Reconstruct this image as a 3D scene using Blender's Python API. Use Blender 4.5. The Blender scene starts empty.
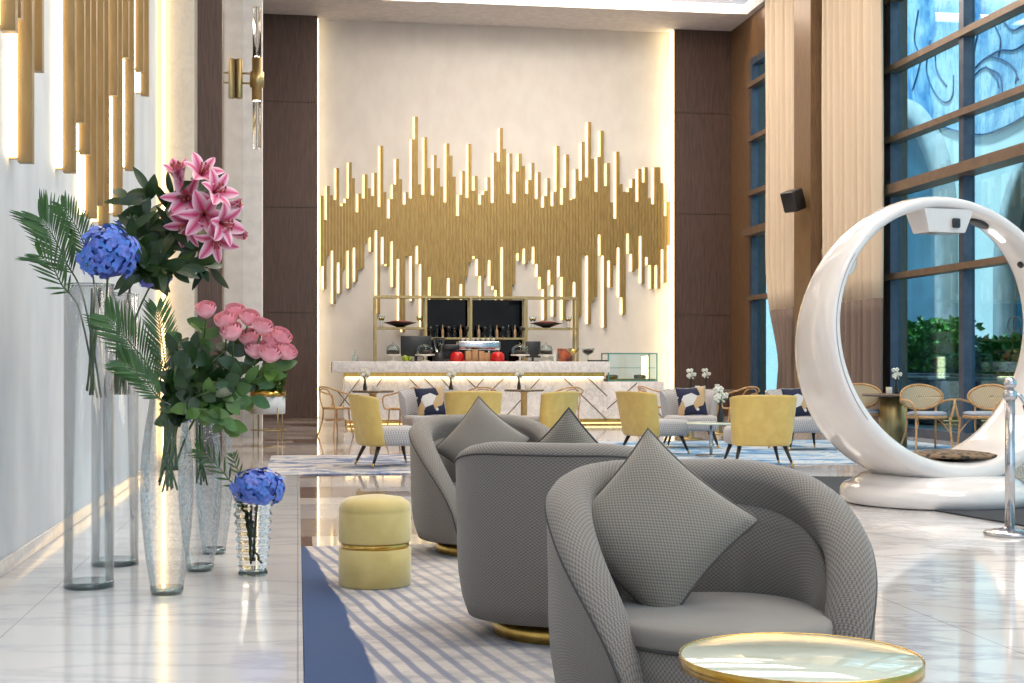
import bpy, math, random
from math import sin, cos, pi, radians as R, sqrt, atan2
from mathutils import Vector, Matrix
rnd = random.Random(7)
C = bpy.context.scene.collection
sc = bpy.context.scene

# ---------------------------------------------------------------- survey of the place: picture rays to metres
F = 1400.0; H = 1.12; HY = 367.0; YAW = R(8.7)
def ray(u, v):
    cx = (u-512)/F
    return Vector((sin(YAW)+cx*cos(YAW), cos(YAW)-cx*sin(YAW), (HY-v)/F))
def W(u, v, z=0.0):            # point at height z
    d = ray(u, v); t = (z-H)/d.z; return Vector((d.x*t, d.y*t, z))
def AT(u, v, t):               # point at forward distance t
    d = ray(u, v); return Vector((d.x*t, d.y*t, H+d.z*t))
def WY(u, v, Y):
    d = ray(u, v); t = Y/d.y; return Vector((d.x*t, Y, H+d.z*t))
def WX(u, v, X):
    d = ray(u, v); t = X/d.x; return Vector((X, d.y*t, H+d.z*t))

# ---------------------------------------------------------------- materials
def newmat(name):
    m = bpy.data.materials.new(name); m.use_nodes = True
    nt = m.node_tree; b = nt.nodes['Principled BSDF']
    return m, nt, b
def col(c): return (c[0], c[1], c[2], 1)
def lin(r, g, b):
    f = lambda x: ((x/255+0.055)/1.055)**2.4 if x/255 > 0.04045 else x/255/12.92
    return (f(r), f(g), f(b))
def N(nt, typ, **kw):
    n = nt.nodes.new(typ)
    for k, v in kw.items():
        if k in n.inputs: n.inputs[k].default_value = v
        else: setattr(n, k, v)
    return n
def math_(nt, op, a, b=None, c=None):
    n = nt.nodes.new('ShaderNodeMath'); n.operation = op
    for i, x in enumerate((a, b, c)):
        if x is None: continue
        if isinstance(x, (int, float)): n.inputs[i].default_value = x
        else: nt.links.new(x, n.inputs[i])
    return n.outputs[0]
def mixc(nt, f, a, b):
    n = nt.nodes.new('ShaderNodeMix'); n.data_type = 'RGBA'
    for s, x in ((0, f), (6, a), (7, b)):
        if isinstance(x, (int, float)): n.inputs[s].default_value = x
        elif isinstance(x, tuple): n.inputs[s].default_value = col(x)
        else: nt.links.new(x, n.inputs[s])
    return n.outputs[2]
def coords(nt, kind='Object', scale=(1, 1, 1), rot=(0, 0, 0)):
    t = nt.nodes.new('ShaderNodeTexCoord'); m = nt.nodes.new('ShaderNodeMapping')
    m.inputs['Scale'].default_value = scale; m.inputs['Rotation'].default_value = rot
    nt.links.new(t.outputs[kind], m.inputs[0]); return m.outputs[0]
def noise(nt, vec, scale=5, detail=4, rough=0.5, dist=0.0):
    n = N(nt, 'ShaderNodeTexNoise', Scale=scale, Detail=detail, Roughness=rough, Distortion=dist)
    nt.links.new(vec, n.inputs['Vector']); return n.outputs[0]
def ramp(nt, fac, stops, interp='LINEAR'):
    n = nt.nodes.new('ShaderNodeValToRGB'); n.color_ramp.interpolation = interp
    e = n.color_ramp.elements
    while len(e) < len(stops): e.new(0.5)
    for i, (p, c) in enumerate(stops):
        e[i].position = p; e[i].color = col(c if isinstance(c, tuple) else (c, c, c))
    nt.links.new(fac, n.inputs[0]); return n.outputs[0]
def bump(nt, b, h, strength=0.3, dist=0.01):
    n = N(nt, 'ShaderNodeBump', Strength=strength, Distance=dist)
    nt.links.new(h, n.inputs['Height']); nt.links.new(n.outputs[0], b.inputs['Normal'])
def pm(name, c, c2=None, scale=6, rough=0.5, metal=0.0, stretch=(1, 1, 1), bmp=0.0, coat=0.0, sheen=0.0, lo=0.35, hi=0.65, detail=4, spec=None):
    m, nt, b = newmat(name)
    b.inputs['Roughness'].default_value = rough; b.inputs['Metallic'].default_value = metal
    b.inputs['Coat Weight'].default_value = coat; b.inputs['Sheen Weight'].default_value = sheen
    if spec is not None: b.inputs['Specular IOR Level'].default_value = spec
    if c2 is None: c2 = tuple(x*0.88 for x in c)
    n = noise(nt, coords(nt, 'Object', stretch), scale, detail)
    f = ramp(nt, n, [(lo, 0.0), (hi, 1.0)])
    nt.links.new(mixc(nt, f, c, c2), b.inputs['Base Color'])
    if bmp: bump(nt, b, n, bmp)
    return m
def emit(name, c, s):
    m, nt, b = newmat(name)
    b.inputs['Base Color'].default_value = col(c); b.inputs['Emission Color'].default_value = col(c); b.inputs['Emission Strength'].default_value = s
    return m
def glass(name, tint=(1, 1, 1), rough=0.0, ior=1.45):
    m, nt, b = newmat(name)
    b.inputs['Base Color'].default_value = col(tint); b.inputs['Transmission Weight'].default_value = 1
    b.inputs['Roughness'].default_value = rough; b.inputs['IOR'].default_value = ior
    return m
def thin_glass(name, tint, refl=0.12):
    m = bpy.data.materials.new(name); m.use_nodes = True; nt = m.node_tree; nt.nodes.clear()
    o = nt.nodes.new('ShaderNodeOutputMaterial'); mx = nt.nodes.new('ShaderNodeMixShader')
    t = N(nt, 'ShaderNodeBsdfTransparent'); t.inputs[0].default_value = col(tint)
    g = N(nt, 'ShaderNodeBsdfGlossy'); g.inputs['Roughness'].default_value = 0.01
    fr = N(nt, 'ShaderNodeFresnel', IOR=1.45)
    f = math_(nt, 'MINIMUM', math_(nt, 'MULTIPLY', fr.outputs[0], refl*8), 0.6)
    nt.links.new(f, mx.inputs[0]); nt.links.new(t.outputs[0], mx.inputs[1]); nt.links.new(g.outputs[0], mx.inputs[2])
    nt.links.new(mx.outputs[0], o.inputs[0]); return m

def marble(name, base, vein, scale=0.55, rough=0.08, tile=None, amount=0.55, rot=0.5, kind='Object', spec=None):
    m, nt, b = newmat(name)
    b.inputs['Roughness'].default_value = rough
    if spec is not None: b.inputs['Specular IOR Level'].default_value = spec
    v = coords(nt, kind, (1, 1, 1), (0, 0, rot))
    mp = nt.nodes.new('ShaderNodeMapping'); mp.inputs['Scale'].default_value = (1, 2.6, 1.7); nt.links.new(v, mp.inputs[0])
    n1 = noise(nt, mp.outputs[0], scale*2.2, 8, 0.62, 0.45)
    a = math_(nt, 'ABSOLUTE', math_(nt, 'SUBTRACT', n1, 0.5))
    f1 = ramp(nt, a, [(0.0, 1.0), (0.05, 0.25), (0.13, 0.0)])
    n2 = noise(nt, mp.outputs[0], scale*0.9, 6, 0.6, 0.5)
    f2 = ramp(nt, n2, [(0.35, 0.0), (0.72, 0.55)])
    f = math_(nt, 'MULTIPLY', math_(nt, 'MAXIMUM', f1, f2), amount)
    c = mixc(nt, f, base, vein)
    if tile:
        br = N(nt, 'ShaderNodeTexBrick', offset=0.0, Scale=1.0); br.inputs['Mortar Size'].default_value = 0.004
        br.inputs['Brick Width'].default_value = tile[0]; br.inputs['Row Height'].default_value = tile[1]
        br.inputs['Color1'].default_value = (0, 0, 0, 1); br.inputs['Color2'].default_value = (0, 0, 0, 1); br.inputs['Mortar'].default_value = (1, 1, 1, 1)
        nt.links.new(coords(nt, kind), br.inputs[0])
        c = mixc(nt, math_(nt, 'MULTIPLY', br.outputs[0], 0.5), c, tuple(x*0.55 for x in vein))
    nt.links.new(c, b.inputs['Base Color'])
    return m

M = {}
M['floor'] = marble('white_marble_floor', lin(222, 219, 218), lin(146, 142, 148), 0.5, 0.07, (1.4, 1.4), 0.6, 0.35, spec=0.75)
M['plinth'] = marble('pale_marble', lin(224, 222, 222), lin(172, 172, 180), 0.4, 0.09, (1.2, 1.6), 0.45, 0.1, spec=0.7)
M['marble_bar'] = marble('carrara_marble', lin(242, 238, 236), lin(160, 158, 162), 1.6, 0.12, None, 0.42, 0.9)
M['marble_trim'] = marble('cream_marble', lin(214, 203, 188), lin(190, 176, 160), 1.0, 0.2, None, 0.4)
M['marble_polish'] = marble('polished_taupe_marble', lin(160, 138, 110), lin(118, 98, 78), 0.8, 0.04, None, 0.6, 0.2, spec=1.0)
M['white_paint'] = pm('white_paint', lin(232, 230, 230), rough=0.6)
M['ceiling'] = pm('ceiling_paint', lin(226, 222, 226), rough=0.8)
M['plaster'] = pm('linen_plaster', lin(228, 223, 216), lin(222, 216, 209), 3.5, 0.7, 0, (1, 1, 0.6), 0.05)
M['plaster_left'] = pm('pale_fabric_panel', lin(206, 208, 212), lin(190, 192, 198), 2.2, 0.6, 0, (1, 1, 0.5), 0.04)
M['wood_dark'] = pm('walnut_panel', lin(92, 70, 60), lin(72, 54, 46), 9, 0.42, 0, (6, 6, 0.35), 0.04)
M['wood_right'] = pm('oak_panel', lin(118, 90, 62), lin(90, 66, 44), 9, 0.4, 0, (6, 6, 0.35), 0.03)
M['wood_light'] = pm('bentwood_beech', lin(206, 166, 116), lin(176, 130, 82), 12, 0.4, 0, (1, 1, 4))
M['brass'] = pm('brushed_brass', lin(214, 176, 96), lin(190, 150, 78), 20, 0.25, 1.0, (1, 1, 0.2))
M['brass_soft'] = pm('satin_brass', lin(186, 164, 118), lin(168, 146, 100), 20, 0.38, 1.0, (1, 1, 0.2))
M['rod'] = pm('champagne_rod', lin(166, 140, 88), lin(150, 124, 76), 20, 0.45, 0.7, (1, 1, 0.2))
M['rod_left'] = pm('pale_bronze_rod', lin(150, 126, 88), lin(136, 112, 76), 20, 0.5, 0.5, (1, 1, 0.2))
M['led'] = emit('warm_led', (1.0, 0.78, 0.42), 5.0); M['led_rod'] = emit('golden_led', (1.0, 0.76, 0.36), 2.6)
M['led_white'] = emit('warm_white_led', (1.0, 0.78, 0.46), 9.0)
M['led_cove'] = emit('cove_led', (1.0, 0.86, 0.66), 24.0)
M['led_bar'] = emit('amber_led', (1.0, 0.74, 0.40), 7.0)
M['led_corner'] = emit('corner_led', (1.0, 0.72, 0.36), 4.5)
M['chrome'] = pm('polished_steel', (0.55, 0.55, 0.57), (0.48, 0.48, 0.5), 20, 0.2, 1.0)
M['black'] = pm('black_plastic', (0.012, 0.012, 0.014), (0.02, 0.02, 0.022), 8, 0.35)
M['led_soft'] = emit('soft_amber_led', (1.0, 0.74, 0.36), 1.6)
M['transom'] = pm('bronze_transom', lin(124, 102, 84), lin(108, 88, 72), 6, 0.4, 0.3)
M['mat'] = pm('dark_mat', lin(50, 54, 62), lin(40, 44, 52), 60, 0.9, 0, (1, 1, 1), 0.1)
M['frame'] = pm('bronze_window_frame', lin(74, 84, 102), lin(62, 72, 90), 6, 0.35, 0.3)
M['gloss_white'] = pm('white_lacquer', lin(226, 222, 220), lin(220, 216, 215), 2, 0.12, 0, (1, 1, 1), 0, 0.6)
M['yellow'] = pm('mustard_leather', lin(214, 186, 108), lin(204, 174, 96), 10, 0.5, 0, (1, 1, 1), 0.03, 0, 0.2)
M['yellow_velvet'] = pm('pale_yellow_velvet', lin(214, 192, 124), lin(196, 172, 104), 5, 0.75, 0, (1, 1, 1), 0.03, 0, 0.5)
M['leg'] = pm('dark_stained_wood', lin(44, 34, 32), lin(34, 26, 24), 10, 0.35)
M['glass'] = glass('clear_glass', (0.97, 0.99, 1.0))
M['glass_thin'] = thin_glass('vase_glass', (0.982, 0.992, 0.998), 0.11)
M['glass_case'] = thin_glass('case_glass', (0.86, 0.95, 0.96), 0.12)
M['window'] = thin_glass('tinted_window_glass', (0.64, 0.88, 0.96), 0.05)
M['green_edge'] = pm('glass_edge_green', lin(96, 150, 140), rough=0.1)
M['mirror'] = pm('smoked_mirror', (0.014, 0.013, 0.012), (0.012, 0.011, 0.01), 3, 0.03, 1.0)
M['water'] = thin_glass('vase_water', (0.90, 0.94, 0.95), 0.05)
M['leaf'] = pm('dark_green_leaf', lin(42, 70, 28), lin(26, 50, 20), 9, 0.35)
M['leaf2'] = pm('fresh_green_leaf', lin(86, 118, 48), lin(56, 92, 38), 9, 0.4)
M['stem'] = pm('green_stem', lin(88, 108, 58), lin(60, 84, 40), 9, 0.5)
M['palm'] = pm('palm_leaf', lin(66, 106, 44), lin(42, 78, 32), 9, 0.4)
M['blue_petal'] = pm('blue_petal', lin(70, 128, 216), lin(118, 128, 214), 26, 0.6)
M['violet_petal'] = pm('violet_blue_petal', lin(84, 110, 206), lin(146, 126, 210), 26, 0.6)
M['rose'] = pm('pink_rose_petal', lin(252, 194, 200), lin(246, 166, 178), 14, 0.55)
M['cream'] = pm('cream_ceramic', lin(230, 226, 216), rough=0.3)
M['orchid'] = pm('white_orchid_petal', lin(236, 234, 222), rough=0.5)
M['red'] = pm('red_enamel', lin(200, 30, 26), lin(180, 24, 22), 8, 0.25)
M['kraft'] = pm('kraft_paper', lin(176, 136, 98), lin(150, 112, 78), 8, 0.8)
M['hedge'] = pm('hedge_leaf', lin(96, 156, 60), lin(50, 110, 40), 8, 0.5)
M['stone_out'] = pm('pale_render', lin(226, 232, 230), lin(214, 222, 222), 1.2, 0.8)
M['stone_arch'] = pm('arch_stone', lin(168, 170, 172), lin(150, 152, 156), 3, 0.8)
M['deck'] = pm('grey_decking', lin(120, 120, 124), lin(96, 96, 100), 5, 0.7, 0, (1, 12, 1))
M['cane'] = None

def weave(name, ca, cb, pu=0.011, pv=0.007, bs=0.5, rough=0.75):
    m, nt, b = newmat(name)
    b.inputs['Roughness'].default_value = rough; b.inputs['Sheen Weight'].default_value = 0.25
    t = nt.nodes.new('ShaderNodeTexCoord'); s = nt.nodes.new('ShaderNodeSeparateXYZ'); nt.links.new(t.outputs['UV'], s.inputs[0])
    row = math_(nt, 'FLOOR', math_(nt, 'DIVIDE', s.outputs[1], pv))
    off = math_(nt, 'MULTIPLY', math_(nt, 'MODULO', row, 2.0), pi)
    su = math_(nt, 'SINE', math_(nt, 'ADD', math_(nt, 'MULTIPLY', s.outputs[0], 2*pi/pu), off))
    sv = math_(nt, 'SINE', math_(nt, 'MULTIPLY', s.outputs[1], 2*pi/pv/1.0))
    h = math_(nt, 'ADD', math_(nt, 'MULTIPLY', su, 0.5), math_(nt, 'MULTIPLY', math_(nt, 'ABSOLUTE', sv), 0.5))
    f = ramp(nt, math_(nt, 'ADD', math_(nt, 'MULTIPLY', h, 0.5), 0.5), [(0.25, 0.0), (0.75, 1.0)])
    nt.links.new(mixc(nt, f, ca, cb), b.inputs['Base Color'])
    bump(nt, b, h, bs, 0.002)
    return m
M['grey_weave'] = weave('grey_basket_weave', lin(62, 58, 57), lin(132, 124, 116), 0.0130, 0.0085)
M['grey_seat'] = weave('grey_seat_weave', lin(92, 87, 83), lin(136, 129, 121), 0.006, 0.004, 0.2)
M['grey_piping'] = pm('grey_piping', lin(70, 67, 66), rough=0.7)
M['cushion'] = weave('taupe_cushion_weave', lin(74, 70, 64), lin(146, 138, 126), 0.0115, 0.0075)
M['tweed'] = weave('grey_tweed', lin(120, 118, 126), lin(186, 180, 178), 0.03, 0.05, 0.2)
M['cane'] = weave('woven_cane', lin(150, 134, 108), lin(200, 186, 156), 0.03, 0.03, 0.3, 0.6)

def lily_mat():
    m, nt, b = newmat('stargazer_petal'); b.inputs['Roughness'].default_value = 0.5
    t = nt.nodes.new('ShaderNodeTexCoord'); s = nt.nodes.new('ShaderNodeSeparateXYZ'); nt.links.new(t.outputs['UV'], s.inputs[0])
    a = math_(nt, 'ABSOLUTE', math_(nt, 'SUBTRACT', s.outputs[0], 0.5))
    f = ramp(nt, a, [(0.03, 0.0), (0.26, 0.45), (0.5, 1.0)])
    nt.links.new(mixc(nt, f, lin(206, 54, 112), lin(250, 214, 226)), b.inputs['Base Color'])
    return m
M['lily'] = lily_mat()

def crackle():
    m = thin_glass('crackled_glass', (0.95, 0.975, 0.99), 0.17); nt = m.node_tree
    g = [n for n in nt.nodes if n.type == 'BSDF_GLOSSY'][0]; g.inputs['Roughness'].default_value = 0.12
    v = N(nt, 'ShaderNodeTexVoronoi', Scale=48.0, feature='DISTANCE_TO_EDGE'); nt.links.new(coords(nt), v.inputs[0])
    bp = N(nt, 'ShaderNodeBump', Strength=0.9, Distance=0.01); nt.links.new(v.outputs[0], bp.inputs['Height']); nt.links.new(bp.outputs[0], g.inputs['Normal'])
    t = [n for n in nt.nodes if n.type == 'BSDF_TRANSPARENT'][0]
    nt.links.new(ramp(nt, v.outputs[0], [(0.0, (0.78, 0.84, 0.88)), (0.08, (0.97, 0.985, 0.995))]), t.inputs[0])
    return m
M['crackle'] = crackle()

def mosaic():
    m, nt, b = newmat('banded_marble_floor'); b.inputs['Roughness'].default_value = 0.06; b.inputs['Specular IOR Level'].default_value = 0.8
    g = nt.nodes.new('ShaderNodeTexCoord'); s = nt.nodes.new('ShaderNodeSeparateXYZ'); nt.links.new(g.outputs['Object'], s.inputs[0])
    row = math_(nt, 'FLOOR', math_(nt, 'DIVIDE', s.outputs[1], 0.55))
    xo = math_(nt, 'FLOOR', math_(nt, 'ADD', math_(nt, 'DIVIDE', s.outputs[0], 1.15), math_(nt, 'MULTIPLY', row, 0.37)))
    cb = nt.nodes.new('ShaderNodeCombineXYZ'); nt.links.new(xo, cb.inputs[0]); nt.links.new(row, cb.inputs[1])
    wn = nt.nodes.new('ShaderNodeTexWhiteNoise'); nt.links.new(cb.outputs[0], wn.inputs[0])
    c = ramp(nt, wn.outputs[0], [(0.0, lin(214, 206, 202)), (0.30, lin(176, 158, 144)), (0.48, lin(128, 102, 88)), (0.62, lin(200, 192, 190)), (0.8, lin(150, 146, 150)), (0.9, lin(224, 216, 206))], 'CONSTANT')
    n = noise(nt, coords(nt, 'Object', (1, 5, 1)), 3, 6)
    nt.links.new(mixc(nt, math_(nt, 'MULTIPLY', n, 0.35), c, lin(150, 138, 132)), b.inputs['Base Color'])
    return m
M['mosaic'] = mosaic()

def rug_near():
    m, nt, b = newmat('striped_blue_beige_rug'); b.inputs['Roughness'].default_value = 0.95
    g = nt.nodes.new('ShaderNodeTexCoord'); s = nt.nodes.new('ShaderNodeSeparateXYZ'); nt.links.new(g.outputs['Object'], s.inputs[0])
    x, y = s.outputs[0], s.outputs[1]
    nz = noise(nt, coords(nt, 'Object', (1, 1, 1)), 1.3, 3)
    nf = noise(nt, coords(nt, 'Object', (10, 60, 1)), 2.2, 5, 0.7)
    # signed distance to the blob's edge: edge x = 0.50 - 0.015*(y-2)^2 shape, worn by noise
    yy = math_(nt, 'SUBTRACT', y, 3.2)
    edge = math_(nt, 'SUBTRACT', 0.305, math_(nt, 'MULTIPLY', math_(nt, 'POWER', math_(nt, 'MAXIMUM', yy, 0.0), 2.0), 0.0088))
    d = math_(nt, 'ADD', math_(nt, 'SUBTRACT', x, edge), math_(nt, 'MULTIPLY', math_(nt, 'SUBTRACT', nz, 0.5), 0.10))
    # stripes follow the blob's edge
    ph = math_(nt, 'MULTIPLY', math_(nt, 'ADD', math_(nt, 'ADD', x, math_(nt, 'MULTIPLY', y, 0.16)), math_(nt, 'MULTIPLY', math_(nt, 'SUBTRACT', nz, 0.5), 0.05)), 2*pi/0.082)
    st = math_(nt, 'ADD', math_(nt, 'MULTIPLY', math_(nt, 'SINE', ph), 0.5), 0.5)
    st = ramp(nt, st, [(0.50, 0.0), (0.85, 1.0)])
    fade = ramp(nt, math_(nt, 'ADD', math_(nt, 'MULTIPLY', d, 0.8), math_(nt, 'MULTIPLY', math_(nt, 'SUBTRACT', nf, 0.5), 0.7)), [(0.15, 1.0), (0.75, 0.12)])
    base = mixc(nt, nf, lin(222, 212, 202), lin(172, 166, 168))
    big = ramp(nt, noise(nt, coords(nt, 'Object', (1, 1.4, 1)), 3.4, 8, 0.72), [(0.44, 0.0), (0.60, 0.6)])
    base = mixc(nt, big, base, lin(132, 130, 138))
    stripe = mixc(nt, math_(nt, 'MULTIPLY', math_(nt, 'MULTIPLY', st, fade), 0.9), base, lin(118, 124, 146))
    blue = mixc(nt, nf, lin(34, 58, 104), lin(70, 90, 128))
    inb = ramp(nt, d, [(0.0, 1.0), (0.012, 0.0)])
    nt.links.new(mixc(nt, inb, stripe, blue), b.inputs['Base Color'])
    bump(nt, b, nf, 0.3)
    return m
M['rug_near'] = rug_near()
def rug_far(name, ca, cb, cc, sc_=1.1, thr=0.5):
    m, nt, b = newmat(name); b.inputs['Roughness'].default_value = 0.9
    n = noise(nt, coords(nt, 'Object', (1, 1.5, 1)), sc_*1.6, 8, 0.7, 0.6)
    nt.links.new(ramp(nt, n, [(thr-0.13, ca), (thr-0.03, cb), (thr+0.03, cc), (thr+0.16, cb)]), b.inputs['Base Color'])
    return m
M['rug_mid'] = rug_far('mottled_blue_grey_rug', lin(58, 80, 130), lin(140, 148, 172), lin(212, 204, 196), 0.9)
M['rug_blue'] = rug_far('bright_blue_rug', lin(50, 104, 158), lin(104, 150, 188), lin(196, 200, 204), 0.8, 0.50)

# ---------------------------------------------------------------- mesh builder
class MB:
    def __init__(s): s.v = []; s.f = []; s.uv = []; s.mi = []; s.sm = []
    def add(s, vs, fs, uvs=None, mi=0, sm=False):
        o = len(s.v); s.v += [Vector(p) for p in vs]
        for k, f in enumerate(fs):
            s.f.append([i+o for i in f]); s.mi.append(mi); s.sm.append(sm)
            s.uv.append([uvs[i] for i in f] if uvs else [(0, 0)]*len(f))
        return s
    def box(s, x0, x1, y0, y1, z0, z1, mi=0, bev=0.0):
        if bev <= 0:
            vs = [(x, y, z) for z in (z0, z1) for y in (y0, y1) for x in (x0, x1)]
            s.add(vs, [(0, 2, 3, 1), (4, 5, 7, 6), (0, 1, 5, 4), (2, 6, 7, 3), (0, 4, 6, 2), (1, 3, 7, 5)], None, mi)
        else:
            bev = min(bev, (x1-x0)/2.01, (y1-y0)/2.01, (z1-z0)/2.01)
            rings = []
            for z, i in ((z0, bev), (z0+bev*0.3, bev*0.3), (z0+bev, 0), (z1-bev, 0), (z1-bev*0.3, bev*0.3), (z1, bev)):
                c = []
                for (cx, cy, a0) in ((x1-bev, y1-bev, 0), (x0+bev, y1-bev, pi/2), (x0+bev, y0+bev, pi), (x1-bev, y0+bev, 3*pi/2)):
                    for k in range(3):
                        a = a0+k*pi/4; r = max(bev-i, 0.0001)
                        c.append((cx+r*cos(a), cy+r*sin(a), z))
                rings.append(c)
            s.loops(rings, mi=mi, sm=True)
        return s
    def loops(s, rings, closed=True, caps=True, mi=0, sm=True, ulen=None):
        n = len(rings[0]); m = len(rings)
        cols = n+1 if closed else n
        vs = []; uvs = []
        base = Vector((0, 0, 0)); us = [0.0]
        mid = rings[m//2]
        for j in range(1, cols): us.append(us[-1]+(Vector(mid[j % n])-Vector(mid[j-1])).length)
        vacc = 0.0
        for i, r in enumerate(rings):
            if i: vacc += (Vector(rings[i][0])-Vector(rings[i-1][0])).length
            for j in range(cols): vs.append(r[j % n]); uvs.append((us[j], vacc))
        # share seam vertices
        o = len(s.v); idx = {}
        for i, r in enumerate(rings):
            for j in range(n): idx[(i, j)] = o+i*n+j
        s.v += [Vector(r[j]) for r in rings for j in range(n)]
        for i in range(m-1):
            for j in range(cols-1):
                a, b_, c, d = (i, j), (i, j+1), (i+1, j+1), (i+1, j)
                s.f.append([idx[(q[0], q[1] % n)] for q in (a, b_, c, d)])
                s.uv.append([uvs[q[0]*cols+q[1]] for q in (a, b_, c, d)]); s.mi.append(mi); s.sm.append(sm)
        if caps and closed:
            s.f.append([idx[(0, j)] for j in range(n)][::-1]); s.uv.append([uvs[j] for j in range(n)][::-1]); s.mi.append(mi); s.sm.append(False)
            s.f.append([idx[(m-1, j)] for j in range(n)]); s.uv.append([uvs[(m-1)*cols+j] for j in range(n)]); s.mi.append(mi); s.sm.append(False)
        return s
    def lathe(s, prof, c=(0, 0, 0), n=28, mi=0, caps=True, sm=True):
        rings = [[(c[0]+r*cos(2*pi*k/n), c[1]+r*sin(2*pi*k/n), c[2]+z) for k in range(n)] for r, z in prof]
        return s.loops(rings, True, caps, mi, sm)
    def tube(s, pts, r, n=8, mi=0, flat=1.0, caps=True):
        pts = [Vector(p) for p in pts]; rs = r if isinstance(r, (list, tuple)) else [r]*len(pts)
        rings = []; up = None
        for i, p in enumerate(pts):
            d = (pts[min(i+1, len(pts)-1)]-pts[max(i-1, 0)]).normalized()
            if up is None:
                up = Vector((0, 0, 1)) if abs(d.z) < 0.9 else Vector((1, 0, 0))
            sd = d.cross(up).normalized(); up = sd.cross(d).normalized()
            rings.append([p+(sd*cos(2*pi*k/n)+up*sin(2*pi*k/n)*flat)*rs[i] for k in range(n)])
        return s.loops(rings, True, caps, mi, True)
    def ell(s, c, rx, ry, rz, n=14, m=8, mi=0):
        rings = []
        for i in range(m+1):
            a = -pi/2+pi*i/m; q = max(cos(a), 0.02)
            rings.append([(c[0]+rx*q*cos(2*pi*k/n), c[1]+ry*q*sin(2*pi*k/n), c[2]+rz*sin(a)) for k in range(n)])
        return s.loops(rings, True, True, mi, True)
    def grid(s, fn, nu, nv, mi=0, sm=True, uvfn=None):
        vs = [fn(i/nu, j/nv) for j in range(nv+1) for i in range(nu+1)]
        uv = [(uvfn(i/nu, j/nv) if uvfn else (i/nu, j/nv)) for j in range(nv+1) for i in range(nu+1)]
        fs = [(j*(nu+1)+i, j*(nu+1)+i+1, (j+1)*(nu+1)+i+1, (j+1)*(nu+1)+i) for j in range(nv) for i in range(nu)]
        return s.add(vs, fs, uv, mi, sm)
    def xf(s, mtx, start=0):
        for i in range(start, len(s.v)): s.v[i] = mtx @ s.v[i]
        return s
    def build(s, name, mats, parent=None, loc=None, rz=None):
        me = bpy.data.meshes.new(name); me.from_pydata([tuple(p) for p in s.v], [], s.f)
        if not isinstance(mats, (list, tuple)): mats = [mats]
        for m in mats: me.materials.append(m)
        ul = me.uv_layers.new(name='UVMap')
        flat = [c for f in s.uv for c in f]
        if len(flat) == len(me.loops):
            for k, c in enumerate(flat): ul.data[k].uv = c
        for k, p in enumerate(me.polygons): p.material_index = s.mi[k]; p.use_smooth = s.sm[k]
        me.update()
        o = bpy.data.objects.new(name, me); C.objects.link(o)
        if parent: o.parent = parent
        if loc is not None: o.location = loc
        if rz is not None: o.rotation_euler.z = rz
        return o
def interp_path(pts, n):
    """Catmull-Rom through pts"""
    P = [Vector(p) for p in pts]; out = []
    for i in range(len(P)-1):
        p0, p1, p2, p3 = P[max(i-1, 0)], P[i], P[i+1], P[min(i+2, len(P)-1)]
        for k in range(n):
            t = k/n
            out.append(0.5*((2*p1)+(p2-p0)*t+(2*p0-5*p1+4*p2-p3)*t*t+(3*p1-p0-3*p2+p3)*t**3))
    out.append(P[-1]); return out
def tag(o, label=None, cat=None, group=None, kind=None):
    if label: o['label'] = label
    if cat: o['category'] = cat
    if group: o['group'] = group
    if kind: o['kind'] = kind
    return o
def thing(name, label, cat, loc=(0, 0, 0), rz=0, group=None):
    o = bpy.data.objects.new(name, None); C.objects.link(o); o.empty_display_size = 0.1
    o.location = loc; o.rotation_euler.z = rz
    return tag(o, label, cat, group)
def dup(root, loc, rz=0, label=None, scale=None):
    r = root.copy(); C.objects.link(r); r.location = loc; r.rotation_euler.z = rz
    if label: r['label'] = label
    if scale: r.scale = (scale,)*3
    for ch in list(root.children):
        c = ch.copy(); C.objects.link(c); c.parent = r
        for g in list(ch.children):
            d = g.copy(); C.objects.link(d); d.parent = c
    return r
def struct(o): o['kind'] = 'structure'; return o
def B(*a, **k): return MB().box(*a, **k)
M['cushion_plain'] = weave('plain_grey_cushion_weave', lin(104, 99, 92), lin(132, 126, 118), 0.009, 0.006, 0.2)
M['table_glass'] = pm('back_painted_glass', lin(206, 212, 196), lin(202, 208, 192), 2, 0.03, 0, (1, 1, 1), 0, 0.0)
M['inlay_'] = pm('dark_brass_inlay', lin(120, 100, 84), rough=0.4, metal=0.6)
M['cake'] = pm('golden_cake', lin(212, 164, 70), lin(180, 120, 40), 12, 0.6)
M['choco'] = pm('dark_chocolate', lin(70, 44, 34), lin(40, 26, 22), 14, 0.5)
M['orange'] = pm('orange_brown_box', lin(190, 92, 50), lin(90, 46, 34), 8, 0.5)
M['apple'] = pm('green_apple_skin', lin(140, 160, 40), rough=0.4)
M['amber'] = pm('amber_bottle', lin(150, 100, 60), lin(220, 200, 160), 4, 0.2)
M['red_dark'] = pm('dark_red_lacquer', lin(140, 44, 34), rough=0.3)
M['seam'] = pm('grey_seam', lin(150, 150, 152), rough=0.5)
M['pot'] = pm('pale_blue_grey_pot', lin(214, 220, 228), rough=0.4)
M['panel_light'] = emit('white_panel_light', (1, 0.98, 0.92), 2.5)
M['tube_glass'] = glass('frosted_acrylic', (0.93, 0.97, 1.0), 0.12, 1.3)
def spotted():
    m, nt, b = newmat('spotted_cushion'); b.inputs['Roughness'].default_value = 0.8
    v = N(nt, 'ShaderNodeTexVoronoi', Scale=22.0); nt.links.new(coords(nt), v.inputs[0])
    nt.links.new(ramp(nt, v.outputs[0], [(0.40, lin(40, 33, 30)), (0.58, lin(126, 104, 80))]), b.inputs['Base Color']); return m
M['spotted'] = spotted()
M['crystal'] = glass('ribbed_crystal', (0.92, 0.97, 1.0), 0.02, 1.3)

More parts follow.
